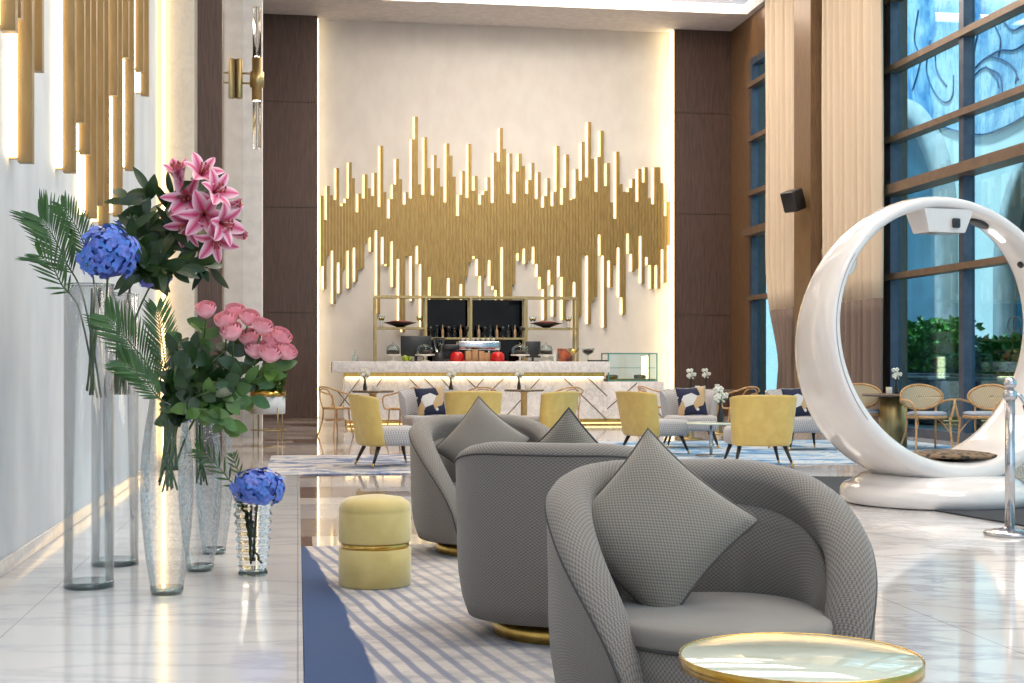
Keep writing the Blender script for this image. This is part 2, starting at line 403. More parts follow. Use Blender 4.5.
M['cushion_pipe'] = pm('taupe_piping', lin(84, 79, 73), rough=0.7)
# ================================================================ THE ROOM
XL, XR, YB, ZC = -1.56, 9.8, 30.9, 8.8
# floor: white marble, pale strip under the vases, banded marble beyond it
fl = MB()
fl.box(3.0, XR+0.3, -4, YB+0.4, -0.15, 0.0, 0)
fl.box(0.02, 3.0, -4, 8.6, -0.15, 0.0, 0)
fl.box(XL-0.3, 3.0, 14.55, YB+0.4, -0.15, 0.0, 1)
fl.box(0.02, 3.0, 8.6, 14.55, -0.15, 0.0, 1)
fl.box(XL-0.3, 0.02, -4, 14.55, -0.15, 0.015, 2)
struct(fl.build('floor', [M['floor'], M['mosaic'], M['plinth']]))
# ceiling with lit recess: soffit along the back and left, upper ceiling inside
ce = MB()
ce.box(XL-0.3, XR+0.3, 29.35, YB+0.4, ZC, ZC+0.18)
ce.box(XL-0.3, 0.37, -4, 29.35, ZC, ZC+0.18)
ce.box(9.66, XR+0.3, -4, 29.35, ZC, ZC+0.18)
ce.box(XL-0.3, XR+0.3, -4, YB+0.4, 9.42, 9.6)
struct(ce.build('ceiling', M['ceiling']))
cv = MB(); cv.box(0.55, 9.6, 29.42, 29.50, ZC+0.185, ZC+0.22); cv.box(0.22, 0.30, 2, 29.4, ZC+0.185, ZC+0.22)
struct(cv.build('trim_1', M['led_cove']))
vt = thing('ceiling_air_vent', 'long thin linear air slot in the bright upper ceiling near the right wall', 'vent', (8.55, 0, 9.40))
B(-0.10, -0.06, 24.5, 29.0, -0.02, 0.019).build('vent_frame', M['white_paint'], vt); B(0.06, 0.10, 24.5, 29.0, -0.02, 0.019).build('vent_frame', M['white_paint'], vt)
B(-0.058, 0.058, 24.5, 29.0, 0.0, 0.012).build('slot', M['mat'], vt)

# left wall: long pale panel, stone pilaster, wood and polished stone return
struct(B(XL-0.3, XL, -4, 16.2, 0, ZC).build('wall_left', M['plaster_left']))
struct(B(XL, XL+0.025, -4, 14.5, 0.015, 0.10, 0, 0.006).build('baseboard_left', M['plinth']))
pil = MB(); pil.box(XL, WY(195, 300, 16.3).x, 16.2, 16.7, 0, ZC, 0)
struct(pil.build('wall_pilaster', M['marble_trim']))
struct(B(WY(195, 300, 16.7).x-0.03, WY(222, 300, 16.7).x, 16.7, 17.0, 0, ZC).build('wall_wood_return', M['wood_dark']))
XS = WY(222, 300, 16.7).x
struct(B(XL-0.3, XS, 17.0, 23.0, 0, ZC).build('wall_polished', M['marble_polish']))
struct(B(XL-0.3, WY(262, 300, 23.0).x, 23.0, 23.6, 0, ZC).build('wall_white_pier', M['white_paint']))
struct(B(XL-0.3, -1.0, 23.6, YB+0.4, 0, ZC).build('wall_left_rear', M['wood_dark']))

# back wall
xa, xb = WY(317.5, 300, YB).x, WY(674.5, 300, YB).x
wb = MB()
for (x0, x1) in ((-1.1, xa), (xb, XR)):
    for k in range(4):
        wb.box(x0, x1, YB, YB+0.4, k*2.30+0.006 if k else 0, min((k+1)*2.30-0.006, ZC))
    wb.box(x0+0.01, x1-0.01, YB+0.02, YB+0.4, 0, ZC)
struct(wb.build('wall_back_wood', M['wood_dark']))
YP = YB+0.35
struct(B(xa, xb, YP, YP+0.2, 0, ZC).build('wall_back', M['plaster']))
ed = MB(); ed.box(xa+0.003, xa+0.03, YP-0.16, YP-0.12, 0.02, ZC-0.02); ed.box(xb-0.03, xb-0.003, YP-0.30, YP-0.05, 0.02, ZC-0.02)
struct(ed.build('trim_2', M['led']))

# right wall with window openings
W1a, W1b, ZW = 26.75, 29.5, 7.85
W2a, W2b = -3.0, 22.3
wr = MB()
wr.box(XR, XR+0.35, W1b, YB+0.4, 0, ZC); wr.box(XR, XR+0.35, W2b, W1a, 0, ZC); wr.box(XR, XR+0.35, W1a, W1b, ZW, ZC)
wr.box(XR, XR+0.35, -4, W2b, 8.4, ZC)
struct(wr.build('wall_right', M['wood_right']))
struct(B(9.2, XR, 24.3, 25.15, 0, ZC).build('wall_right_pilaster', M['wood_right']))
def win(name, y0, y1, ztop, mull, trans, big):
    g = thing(name, None, None, (XR, 0, 0)); g['kind'] = 'structure'
    fr = MB()
    for y in mull: fr.box(-0.03, 0.15, y-0.075, y+0.075, 0, ztop)
    fr.box(-0.02, 0.16, y0, y1, ztop-0.15, ztop); fr.box(-0.06, 0.16, y0, y1, 0, 0.14)
    struct(fr.build('window_frame', M['frame'], g))
    tr = MB()
    for z in trans:
        w = 0.16 if z == big else 0.10
        tr.box(-0.22 if z == big else -0.09, 0.14, y0, y1, z-w/2, z+w/2)
    struct(tr.build('transom', M['transom'], g))
    struct(B(0.10, 0.112, y0+0.02, y1-0.02, 0.1, ztop-0.1).build('pane', M['window'], g))
TZ = (2.62, 4.04, 4.90, 6.08, 7.26)
win('window_1', W1a, W1b, ZW, (W1a+0.09, W1b-0.09), TZ, 4.04)
m1 = WX(963, 300, XR).y
win('window_2', W2a, W2b, 8.4, [m1-2.85*k for k in range(0, 8)]+[W2b-0.10], TZ, 4.04)

# ---------------------------------------------------------------- curtains (one thing each, darker hem band as a part)
def curtain(label, y0, y1, x, folds, gather=None, ztop=8.55):
    t = thing('curtain', label, 'curtain', (x, (y0+y1)/2, 0))
    hw = (y1-y0)/2; zs = 2.25
    def f(z0, z1, off=0):
        def g(u, v):
            z = z0+(z1-z0)*v; k = 1.0; sh = 0
            if gather:
                k = 1-(1-gather)*math.exp(-((z-1.1)/1.1)**2) if z > 1.1 else gather+(1-gather)*0.35*(1.1-z)
                sh = -(1-k)*hw*0.55
            a = u*2*pi*folds
            return (0.075*sin(a+0.3*sin(z*0.35)+0.5*sin(a*0.37))+off, (u-0.5)*2*hw*k+sh+0.02*sin(a*0.5+z), z)
        return g
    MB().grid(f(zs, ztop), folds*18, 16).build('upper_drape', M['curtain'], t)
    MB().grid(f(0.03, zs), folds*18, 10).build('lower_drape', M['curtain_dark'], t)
    B(-0.06, 0.06, -hw, hw, ztop, ztop+0.06, 0, 0.01).build('curtain_rail', M['frame'], t)
    for ch in t.children:
        if 'drape' in ch.name:
            md = ch.modifiers.new('thick', 'SOLIDIFY'); md.thickness = 0.012
    return t
M['curtain'] = pm('oatmeal_curtain', lin(206, 188, 166), lin(206, 188, 166), 60, 0.9, 0, (1, 1, 1), 0, 0, 0)
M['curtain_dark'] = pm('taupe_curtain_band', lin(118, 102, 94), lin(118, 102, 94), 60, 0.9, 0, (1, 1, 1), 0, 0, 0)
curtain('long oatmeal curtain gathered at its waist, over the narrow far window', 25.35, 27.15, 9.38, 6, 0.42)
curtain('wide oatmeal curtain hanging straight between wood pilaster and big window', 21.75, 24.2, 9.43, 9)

# ---------------------------------------------------------------- outside
struct(B(XR+0.4, 30, -10, 60, -0.3, -0.05).build('ground', M['deck']))
struct(B(15.6, 16.2, -10, 60, -0.05, 14).build('wall_outside', M['stone_out']))
M['mural'] = None
def mural():
    m, nt, b = newmat('blue_wash_mural'); b.inputs['Roughness'].default_value = 0.7
    n = noise(nt, coords(nt, 'Object', (1, 0.9, 0.5)), 0.8, 8, 0.7, 0.8)
    n2 = noise(nt, coords(nt, 'Object', (1, 6, 1.2), (0.5, 0, 0)), 2.6, 6, 0.75, 0.6)
    c = ramp(nt, n, [(0.44, lin(208, 226, 232)), (0.53, lin(150, 190, 216)), (0.64, lin(50, 120, 180))])
    nt.links.new(mixc(nt, ramp(nt, n2, [(0.5, 0.0), (0.62, 0.7)]), c, lin(60, 110, 165)), b.inputs['Base Color']); return m
M['mural'] = mural(); M['ink'] = pm('dark_blue_line', lin(40, 84, 130), rough=0.7)
mu = thing('mural', 'round blue wash and line mural on pale building outside big window', 'mural', (15.6, 24, 8.5))
mpx = [(896, -60), (900, 60), (908, 100), (925, 118), (950, 129), (985, 134), (1010, 124), (1040, 108), (1075, 80), (1090, 0), (1080, -60)]
pts = [WX(u, v, 15.57) for u, v in mpx]
mm = MB(); a = [(15.55-15.6, p.y-24, p.z-8.5) for p in pts]; b_ = [(15.6-15.6, p.y-24, p.z-8.5) for p in pts]
mm.loops([a, b_], True, True, 0, False); mm.build('painted_disc', M['mural'], mu)
def ink(px, r=0.035):
    q = [WX(u, v, 15.53) for u, v in px]
    return interp_path([(-0.06, p.y-24, p.z-8.5) for p in q], 5), 0.02
strokes = [[(905, 100), (925, 118), (950, 129), (985, 134), (1024, 116), (1060, 92)], [(930, 40), (926, 70), (934, 92), (944, 102), (952, 96), (953, 75)],
           [(935, 45), (936, 70), (946, 86)], [(971, 72), (985, 58), (998, 58), (1012, 66), (1018, 80)], [(985, 58), (1000, 50), (1013, 50), (1024, 44)],
           [(972, 78), (982, 68), (992, 70), (1000, 76), (1002, 92)], [(994, 25), (1000, 40), (998, 58)], [(978, 30), (974, 50), (972, 72)],
           [(1012, 66), (1016, 72), (1015, 84)], [(985, 66), (996, 78), (998, 88)], [(1002, 20), (1012, 30), (1024, 24)], [(918, 10), (914, 40), (920, 60), (912, 90)]]
ms = MB()
for s_ in strokes:
    p, r = ink(s_); ms.tube(p, r, 6)
ms.build('ink_lines', M['ink'], mu)
# arches on the outer building
def arch(label, uc, vc, rad, depth=0.35, X=15.6):
    c = WX(uc, vc, X); t = thing('stone_arch', label, 'arch', (X, c.y, 0)); zc = c.z
    r1 = MB(); n = 24
    prof = lambda r, x: [(x, -r, 0)]+[(x, -r*cos(pi*k/n), zc+r*sin(pi*k/n)) for k in range(n+1)]+[(x, r, 0)]
    r1.loops([prof(rad, 0), prof(rad, -depth), prof(rad*0.86, -depth), prof(rad*0.86, -0.02)], False, False, 0, True)
    r1.build('arch_surround', M['stone_arch'], t)
    p2 = prof(rad*0.87, -0.03); p3 = prof(rad*0.87, 0.0)
    MB().loops([p2, p3], True, True, 0, False).build('dark_opening', M['arch_glass'], t)
    return t
M['arch_glass'] = pm('teal_arch_glass', lin(34, 78, 98), lin(54, 104, 126), 1.2, 0.1)
arch('tall stone arch with teal opening outside, seen through left half of big window', 893, 240, 3.7)
arch('stone arch outside at right edge of the big window', 1085, 262, 3.1)

def leafy(mb, cx, cy, cz, sx, sy, sz, n, size, seed):
    r = random.Random(seed)
    for _ in range(n):
        while True:
            p = Vector((r.uniform(-1, 1), r.uniform(-1, 1), r.uniform(-1, 1)))
            if 0.25 < p.length < 1.0 or max(abs(p.x), abs(p.y), abs(p.z)) > 0.75: break
        p = Vector((cx+p.x*sx, cy+p.y*sy, cz+p.z*sz))
        d = Vector((r.uniform(-1, 1), r.uniform(-1, 1), r.uniform(-0.6, 1))).normalized(); s_ = d.cross(Vector((r.random(), r.random(), r.random()))).normalized()
        L = size*r.uniform(0.6, 1.3); nn = d.cross(s_)*L*0.1
        mb.add([p, p+d*L*0.5+s_*L*0.28+nn, p+d*L, p+d*L*0.5-s_*L*0.28+nn, p+d*L*0.5-nn], [(0, 1, 4), (1, 2, 4), (2, 3, 4), (3, 0, 4)], None, 0, True)
    return mb
def hedge(label, u0, u1, v0, v1, X, w, n, seed, planter_label=None, pot=True):
    p0 = WX(u0, v1, X); p1 = WX(u1, v1, X); zt = WX((u0+u1)/2, v0, X).z
    yc = (p0.y+p1.y)/2; hy = abs(p0.y-p1.y)/2; zb = 1.0
    t = thing('hedge', label, 'hedge', (X, yc, 0))
    leafy(MB(), 0, 0, (zb+zt)/2, w, hy, (zt-zb)/2, n, 0.17, seed).build('foliage', M['hedge'], t)
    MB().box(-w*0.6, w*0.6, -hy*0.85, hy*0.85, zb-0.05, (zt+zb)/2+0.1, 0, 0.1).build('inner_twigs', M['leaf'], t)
    q = thing('planter', planter_label, 'planter', (X, yc, 0))
    pb = MB(); pb.box(-w-0.1, w+0.1, -hy-0.05, hy+0.05, 0.0, zb, 0, 0.03); pb.build('planter_box', M['stone_planter'] if not pot else M['frame'], q)
    MB().box(-w-0.14, w+0.14, -hy-0.1, hy+0.1, zb-0.14, zb-0.06, 0, 0.02).build('rim', M['stone_arch'], q)
M['stone_planter'] = pm('rough_stone', lin(150, 130, 110), lin(60, 70, 60), 9, 0.9, 0, (1, 1, 2), 0.4)
hedge('bushy green shrub outside behind the left pane of the big window', 912, 955, 322, 368, 13.0, 0.5, 1800, 3, 'dark blue-grey planter box under the bushy shrub outside')
hedge('long clipped green hedge outside, right of the window mullion', 978, 1075, 340, 365, 12.4, 0.45, 2600, 5, 'rough stone planter under the long clipped hedge outside', False)

# ---------------------------------------------------------------- rugs and mats
def rug(label, x0, x1, y0, y1, m, grp=None, rz=0, z=0.012, name='rug'):
    cx, cy = (x0+x1)/2, (y0+y1)/2
    o = MB().box(x0-cx, x1-cx, y0-cy, y1-cy, 0, z, 0, 0.004).build(name, m)
    o.location = (cx, cy, 0.0); o.rotation_euler.z = rz
    return tag(o, label, name.split('_')[-1], grp)
o = MB().box(0.022, 2.0, 1.5, 8.75, 0.0, 0.012, 0, 0.004).build('rug', M['rug_near']); tag(o, 'large rug under grey armchairs, dark blue patch and blue stripes on beige', 'rug')
o = MB().box(-0.33, 3.2, 14.62, 17.8, 0.0, 0.012, 0, 0.004).build('rug', M['rug_mid']); tag(o, 'mottled blue and grey rug under the left yellow-backed chair', 'rug')
o = MB().box(4.0, 9.1, 15.4, 20.4, 0.0, 0.012, 0, 0.004).build('rug', M['rug_blue']); tag(o, 'bright blue rug under yellow-backed chairs and cane chairs at right', 'rug')
def quad_mat(label, c4):
    c = sum(c4, Vector())/4
    o = MB().loops([[tuple(p-c+Vector((0, 0, 0.001))) for p in c4], [tuple(p-c+Vector((0, 0, 0.014))) for p in c4]], True, True, 0, False).build('floor_mat', M['mat']); o.location = c
    tag(o, label, 'mat')
quad_mat('dark grey floor mat left of white ring, behind the front armchair', [W(770, 495), W(858, 495.5), W(862, 478), W(800, 477.5)])
quad_mat('dark grey floor mat in front of white ring, under steel post', [W(935, 511.5), W(1060, 533), W(1075, 503), W(960, 503)])

# ================================================================ WALL ART
def nearest(lst, x): return min(lst, key=lambda p: abs(p[0]-x))[1]
tops = []; bots = []
def addl(dst, ox, oy, s, L): dst += [(ox+x/s, oy+y/s) for x, y in L]
addl(tops, 310, 100, 3.25, [(28,355),(39,312),(50,390),(60,280),(70,310),(80,325),(90,222),(101,345),(111,335),(121,320),(131,203),(141,255),(152,365),(162,305),(172,320),(182,242),(192,288),(202,312),(212,238),(222,348),(232,150),(242,300),(253,385),(263,322),(273,275),(283,192),(292,262)])
addl(tops, 400, 100, 3.25, [(2,258),(11,340),(20,300),(30,320),(40,180),(49,128),(60,55),(70,275),(80,308),(90,122),(100,222),(110,310),(120,180),(130,222),(140,282),(150,333),(160,142),(170,182),(180,250),(190,377),(201,308),(210,232),(220,318),(229,144),(240,295),(250,248),(260,340),(270,308),(280,295),(290,252)])
addl(tops, 490, 100, 3.25, [(-2,255),(8,335),(15,172),(25,200),(34,92),(45,160),(55,305),(65,175),(76,335),(86,232),(96,175),(106,215),(116,305),(126,250),(134,260),(144,205),(155,322),(165,235),(175,350),(185,312),(194,255),(205,345),(212,298),(221,150),(234,340),(241,285),(250,178),(261,325),(270,320),(280,312),(287,225)])
addl(tops, 580, 100, 2.846, [(2,230),(8,120),(15,248),(22,220),(28,63),(38,168),(48,262),(54,162),(64,88),(74,245),(82,180),(91,292),(100,338),(110,148),(118,240),(125,262),(132,222),(139,262),(147,250),(154,225),(165,290),(172,197),(180,235),(189,192),(200,280),(208,297),(220,192),(232,237),(242,330),(252,290),(264,250)])
addl(bots, 310, 100, 3.25, [(30,567),(39,540),(50,615),(60,505),(70,490),(82,662),(91,528),(101,628),(111,550),(121,490),(131,612),(142,480),(152,590),(163,553),(172,547),(182,465),(192,447),(203,492),(212,423),(222,695),(233,445),(245,533),(253,540),(264,460),(274,608),(285,517)])
bots += [(400.5, 329), (404, 332), (406.5, 256), (410, 256), (413, 301), (416, 246), (419, 264), (423, 329), (426, 329), (429, 277), (432, 310), (436, 310), (440, 310), (444, 310), (447, 278), (450, 246), (453, 310), (457, 310), (460, 284), (463, 310), (465.5, 289), (468.5, 277), (471.5, 263), (474.5, 256), (477.5, 259), (480.5, 276), (483.5, 300), (487, 276), (490, 260), (493, 286), (496, 290), (498.5, 305), (501.5, 247), (504.5, 305), (508, 305), (511.5, 305)]
addl(bots, 490, 100, 3.25, [(77,600),(87,498),(97,522),(106,483),(116,533),(126,518),(136,477),(146,510),(155,533),(163,575),(172,615)])
bots += [(547, 320), (550, 270), (553, 285), (556, 316.5), (558.5, 256), (562, 277), (565, 320), (568, 301), (571, 296), (574, 282), (577.6, 338), (580, 316)]
addl(bots, 580, 100, 2.846, [(16,443),(25,637),(32,467),(40,575),(48,560),(56,383),(65,443),(75,648),(83,457),(92,533),(100,470),(108,420),(117,562),(126,610),(134,380),(143,438),(152,488),(158,413),(167,480),(176,387),(184,522),(194,447),(203,470),(211,537),(219,470),(228,537),(236,425),(244,520),(252,413),(262,508),(268,440)])
art = thing('wall_light_sculpture', 'wide band of vertical gold rods with lit edges across back wall', 'wall sculpture', (4.5, YP, 4.5))
def rod(mb, x0, w, dp, z0, z1):
    mb.box(x0, x0+w, YP-4.5*0-0.0-dp, YP, z0, z1, 0)
n_r = 112; pitch = (673-320.5)/n_r
rest = MB()
for k in range(n_r):
    u = 320.5+(k+0.5)*pitch
    p = WY(u-pitch/2, 300, YP-0.07); x0 = p.x-4.5; w = pitch*0.90*31.5/1400
    zt = WY(u, nearest(tops, u+0.4), YP-0.07).z-4.5; zb = WY(u, nearest(bots, u+0.4), YP-0.07).z-4.5
    mb = MB() if k < 100 else rest
    mb.box(x0, x0+w, -0.11, -0.04, zb, zt, 0); mb.box(x0+0.015, x0+w-0.012, -0.04, 0, zb, zt, 0)
    mb.box(x0-0.036, x0-0.004, -0.030, 0, zb+0.01, zt-0.01, 1)
    if k < 100: mb.build('gold_rod', [M['rod'], M['led_rod']], art)
o = rest.build('gold_rod_cluster', [M['rod'], M['led_rod']], art); o['kind'] = 'stuff'

cl = MB().box(XL+0.05, XL+0.085, 16.12, 16.195, 0.1, ZC-0.1); struct(cl.build('trim_3', M['led_corner']))
art2 = thing('wall_light_sculpture', 'pale bronze rods with glowing edges on left wall above glass vases', 'wall sculpture', (XL, 11, 4.5))
LB = [(-14, -60), (-4, 30), (2, 17), (13.8, 162), (24.5, 70), (59.5, 172), (69.5, 122), (76, 154), (82.5, 218), (90, 205), (95.5, 225), (105, 95), (110, 216), (117, 57), (122.5, 170), (133, 71), (138.5, 95)]
for i, (u, vb) in enumerate(LB):
    p = WX(u, vb, XL+0.03)
    mb = MB(); y = p.y-11; z0 = p.z-4.5; z1 = 3.2+0.5*sin(i*2.1)
    mb.box(0.05, 0.125, y, y+0.07, z0, z1, 0); mb.box(0.0, 0.05, y+0.02, y+0.05, z0+0.02, z1, 0)
    mb.box(0.0, 0.045, y-0.03, y+0.018, z0+0.03, z1, 1)
    mb.build('bronze_rod', [M['rod_left'], M['led_white']], art2)
# ================================================================ TUB ARMCHAIRS
def u_path(a, b, t_end, n=64):
    """plan of a tub: front ends at -Y; superellipse back. returns pts (x,y), param s in -1..1"""
    out = []
    for k in range(n+1):
        th = -t_end+2*t_end*k/n          # angle from +Y (back)
        ex = 2.35
        c, s_ = cos(th), sin(th)
        r = (abs(s_/a)**ex+abs(c/b)**ex)**(-1/ex)
        out.append((r*s_, r*c, th/t_end))
    return out
def make_tub(label):
    t = thing('tub_armchair', label, 'armchair')
    HB, HA = 0.81, 0.63; TH = 0.125; n = 72; te = R(137)
    a_, b_ = 0.47, 0.44
    P = u_path(a_, b_, te, n); Pi = u_path(a_-TH, b_-TH, te, n)
    def top(s):
        s = abs(s); q = min(1, max(0, (s-0.20)/0.80))
        return 0.17+(HB-0.17)*max(0, 1-q**1.9)**0.55
    rings = []
    for (x, y, s), (xi, yi, _) in zip(P, Pi):
        ht = top(s); ring = []
        zb = 0.085
        def pt(w, z, k=0.0):   # w 0 outer..1 inner
            X, Y = x+(xi-x)*w, y+(yi-y)*w
            if z < 0.36: q = ((0.36-z)/0.30)**2*0.10; X *= 1-q; Y *= 1-q
            lean = 1+0.05*max(0, z-0.45)*(1 if w < 0.5 else 1)
            return (X*lean, Y*lean, z)
        hr = min(0.062, (ht-zb)*0.3)
        zz = [zb+(ht-hr-zb)*q for q in (0, 0.12, 0.28, 0.46, 0.64, 0.82, 1)]
        for z in zz: ring.append(pt(0.0 if z > zb+0.01 else 0.06, z))
        for k in range(1, 8):
            a = pi*k/8; ring.append(pt(0.5-0.56*cos(a), ht-hr+hr*sin(a)))
        # inner: roll overhangs, then the back pad
        for q in (0.0, 0.10, 0.3, 0.6, 1.0):
            z = ht-hr-(ht-hr-0.20)*q if ht > 0.3 else ht-hr-(ht-hr-zb)*q
            ring.append(pt(1.06 if q == 0 else (0.86 if q == 0.10 else 0.90), z))
        rings.append(ring)
    MB().loops(rings, True, True).build('shell', M['grey_weave'], t)
    # piping seam along the outer edge of the roll
    sm = []
    for (x, y, s), (xi, yi, _) in zip(P, Pi):
        ht = top(s); hr = min(0.062, (ht-0.085)*0.3); z = ht-hr*0.75
        L = 1+0.05*max(0, z-0.45); sm.append((x*1.004*L, y*1.004*L, z))
    MB().tube(sm, 0.0045, 6).build('piping', M['grey_piping'], t)
    # inner back pad, with two upright seams
    pad = []
    Pp = u_path(a_-TH*0.90, b_-TH*0.90, R(112), 40); Pq = u_path(a_-TH*0.90-0.05, b_-TH*0.90-0.05, R(112), 40)
    for (x, y, s), (xi, yi, _) in zip(Pp, Pq):
        ht = top(s*0.80)-0.14
        w = 1-0.35*math.exp(-((abs(s)-0.36)/0.018)**2); e = min(1, (1-abs(s))/0.06); w *= sqrt(max(0.02, e))
        ring = []
        for k in range(9):
            q = k/8; z = 0.31+(ht-0.31)*q; bulge = w*(0.25+0.75*sin(pi*min(1, q*0.9+0.12)))
            ring.append((x+(xi-x)*bulge, y+(yi-y)*bulge, z))
        ring.append((x, y, ht)); ring.append((x, y, 0.31)); pad.append(ring)
    MB().loops(pad, True, True).build('inside_back', M['grey_weave'], t)
    # seat: D shape with rounded front
    def seat_ring(k_, z, n=48):
        r = []
        for k in range(n):
            th = 2*pi*k/n; ex = 2.5 if cos(th) > 0 else 2.2
            a, b = 0.345*k_, (0.30 if cos(th) > 0 else 0.415)*k_
            q = (abs(sin(th)/a)**ex+abs(cos(th)/b)**ex)**(-1/ex); r.append((q*sin(th), q*cos(th), z))
        return r[::-1]
    MB().loops([seat_ring(k_, z) for k_, z in ((0.80, 0.085), (0.87, 0.10), (0.93, 0.16), (0.965, 0.24), (0.98, 0.328))], True, True).build('seat_base', M['grey_weave'], t)
    st = [seat_ring(k_, z) for k_, z in ((0.975, 0.330), (1.0, 0.345), (1.0, 0.372), (0.985, 0.386), (0.94, 0.394), (0.8, 0.399), (0.5, 0.402), (0.05, 0.403))]
    MB().loops(st, True, True).build('seat_cushion', M['grey_seat'], t)
    rr = seat_ring(0.985, 0.332); MB().tube(rr+[rr[0]], 0.005, 6).build('seat_piping', M['grey_piping'], t)
    MB().lathe([(0.325, 0.0), (0.33, 0.005), (0.33, 0.055), (0.322, 0.06), (0.31, 0.088)], n=48).build('swivel_plinth', M['brass'], t)
    return t
def place(o, u, t, z=0.0, phi=0.0):
    p = AT(u, 400, t); o.location = (p.x, p.y, z); b = YAW+math.atan((u-512)/F); o.rotation_euler.z = -b+R(phi); return o
tubA = make_tub('nearest grey woven tub armchair, facing the camera beside glass side table')
place(tubA, 708, 4.16, 0.012, 17)
tubB = dup(tubA, (0, 0, 0), 0, 'middle grey woven tub armchair turned with its back to the camera'); place(tubB, 571, 5.88, 0.012, 166)
tubC = dup(tubA, (0, 0, 0), 0, 'farthest grey woven tub armchair, beyond the yellow round stool'); place(tubC, 490, 8.45, 0.012, 20)

def make_pillow(label, size=0.46, th=0.085, mat='cushion', pipe='grey_piping', name='throw_pillow', grp=None):
    mb = MB(); n = 28; h = size/2
    def f(sg):
        def g(u, v):
            x, y = 2*u-1, 2*v-1
            pin = 1-0.10*(1-x*x)*(abs(y)**3) ; pin2 = 1-0.10*(1-y*y)*(abs(x)**3)
            prof = ((1-abs(x)**2.6)*(1-abs(y)**2.6))
            z = sg*th*(max(prof, 0)**0.55)*(1-0.1*sin(3*x+2*y)*0.6)+sg*0.004
            return (x*h*pin2, y*h*pin, z)
        return g
    mb.grid(f(1), n, n, uvfn=lambda u, v: (u*size, v*size)); mb.grid(f(-1), n, n, uvfn=lambda u, v: (u*size, v*size))
    e = []
    for k in range(4*16+1):
        q = (k/16) % 4; i = int(q); fr = q-i
        x, y = [(fr*2-1, -1), (1, fr*2-1), (1-fr*2, 1), (-1, 1-fr*2)][i]
        e.append((x*h*(1-0.10*(1-y*y)*abs(x)**3), y*h*(1-0.10*(1-x*x)*abs(y)**3), 0))
    body = mb.build(name, M[mat]); tag(body, label, 'pillow', grp)
    MB().tube(e, 0.006, 6).build('piping', M[pipe], body)
    return body
def pose(o, loc, face, spin=45, tilt=18):
    """stand a pillow on a corner/edge: its normal towards 'face' angle in plan, leaning back by tilt"""
    o.matrix_world = Matrix.Translation(loc) @ Matrix.Rotation(face, 4, 'Z') @ Matrix.Rotation(R(90-tilt), 4, 'X') @ Matrix.Rotation(R(spin), 4, 'Z')
pA = make_pillow('square taupe pillow on its corner in nearest grey armchair', 0.44, 0.10, pipe='cushion_pipe')
pp = AT(656, 527, 4.24); pose(pA, pp, tubA.rotation_euler.z-R(16), 50, 20)
pC = make_pillow('plain square grey pillow standing in farthest grey armchair', 0.42, 0.08, 'cushion_plain')
pp = AT(482, 444, 8.42); pose(pC, pp, tubC.rotation_euler.z-R(30), 52, 16)
pB = make_pillow('grey pillow peeking over the back of middle grey armchair', 0.40, 0.08, 'cushion')
pp = AT(570, 470, 6.08); pose(pB, pp, tubB.rotation_euler.z, 48, 16)

# ---------------------------------------------------------------- stools and glass side table
def make_stool(label):
    t = thing('round_stool', label, 'stool')
    r = 0.184
    MB().lathe([(r-0.01, 0.0), (r, 0.008), (r, 0.185), (r-0.006, 0.192), (r-0.03, 0.194)], n=48).build('lower_drum', M['yellow_velvet'], t)
    MB().lathe([(r-0.012, 0.19), (r-0.012, 0.222)], n=48).build('brass_band', M['brass'], t)
    MB().lathe([(r-0.03, 0.218), (r-0.004, 0.222), (r, 0.23), (r, 0.37), (r-0.003, 0.378), (r, 0.386), (r-0.010, 0.420), (r-0.045, 0.444), (0.06, 0.456), (0.005, 0.458)], n=48).build('padded_top', M['yellow_velvet'], t)
    return t
s1 = make_stool('pale yellow velvet round stool with brass band, left of grey armchairs'); p = AT(375, 400, 7.13); s1.location = (p.x, p.y, 0.012)
s2 = dup(s1, (0, 0, 0), 0, 'yellow round stool cut off by bottom edge of the photo'); p = AT(486, 400, 2.76); s2.location = (p.x, p.y, 0.012)
tb = thing('side_table', 'round milky glass side table with brass rim in the foreground', 'table')
p = AT(800, 400, 3.05); tb.location = (p.x, p.y, 0.012); zt = 1.12-289*3.05/1400-0.012
MB().lathe([(0.257, zt-0.012), (0.2585, zt-0.011), (0.2585, zt-0.001), (0.255, zt+0.001), (0.02, zt+0.001)], n=64).build('glass_top', M['table_glass'], tb)
MB().lathe([(0.2586, zt-0.026), (0.262, zt-0.026), (0.2625, zt+0.0005), (0.2615, zt+0.002), (0.2595, zt+0.001), (0.2586, zt-0.026)], n=64, caps=False).build('rim', M['brass'], tb)
MB().lathe([(0.17, 0.0), (0.17, 0.012), (0.03, 0.02), (0.022, 0.03), (0.022, zt-0.035), (0.10, zt-0.027), (0.255, zt-0.026), (0.255, zt-0.014)], n=48).build('pedestal', M['brass'], tb)

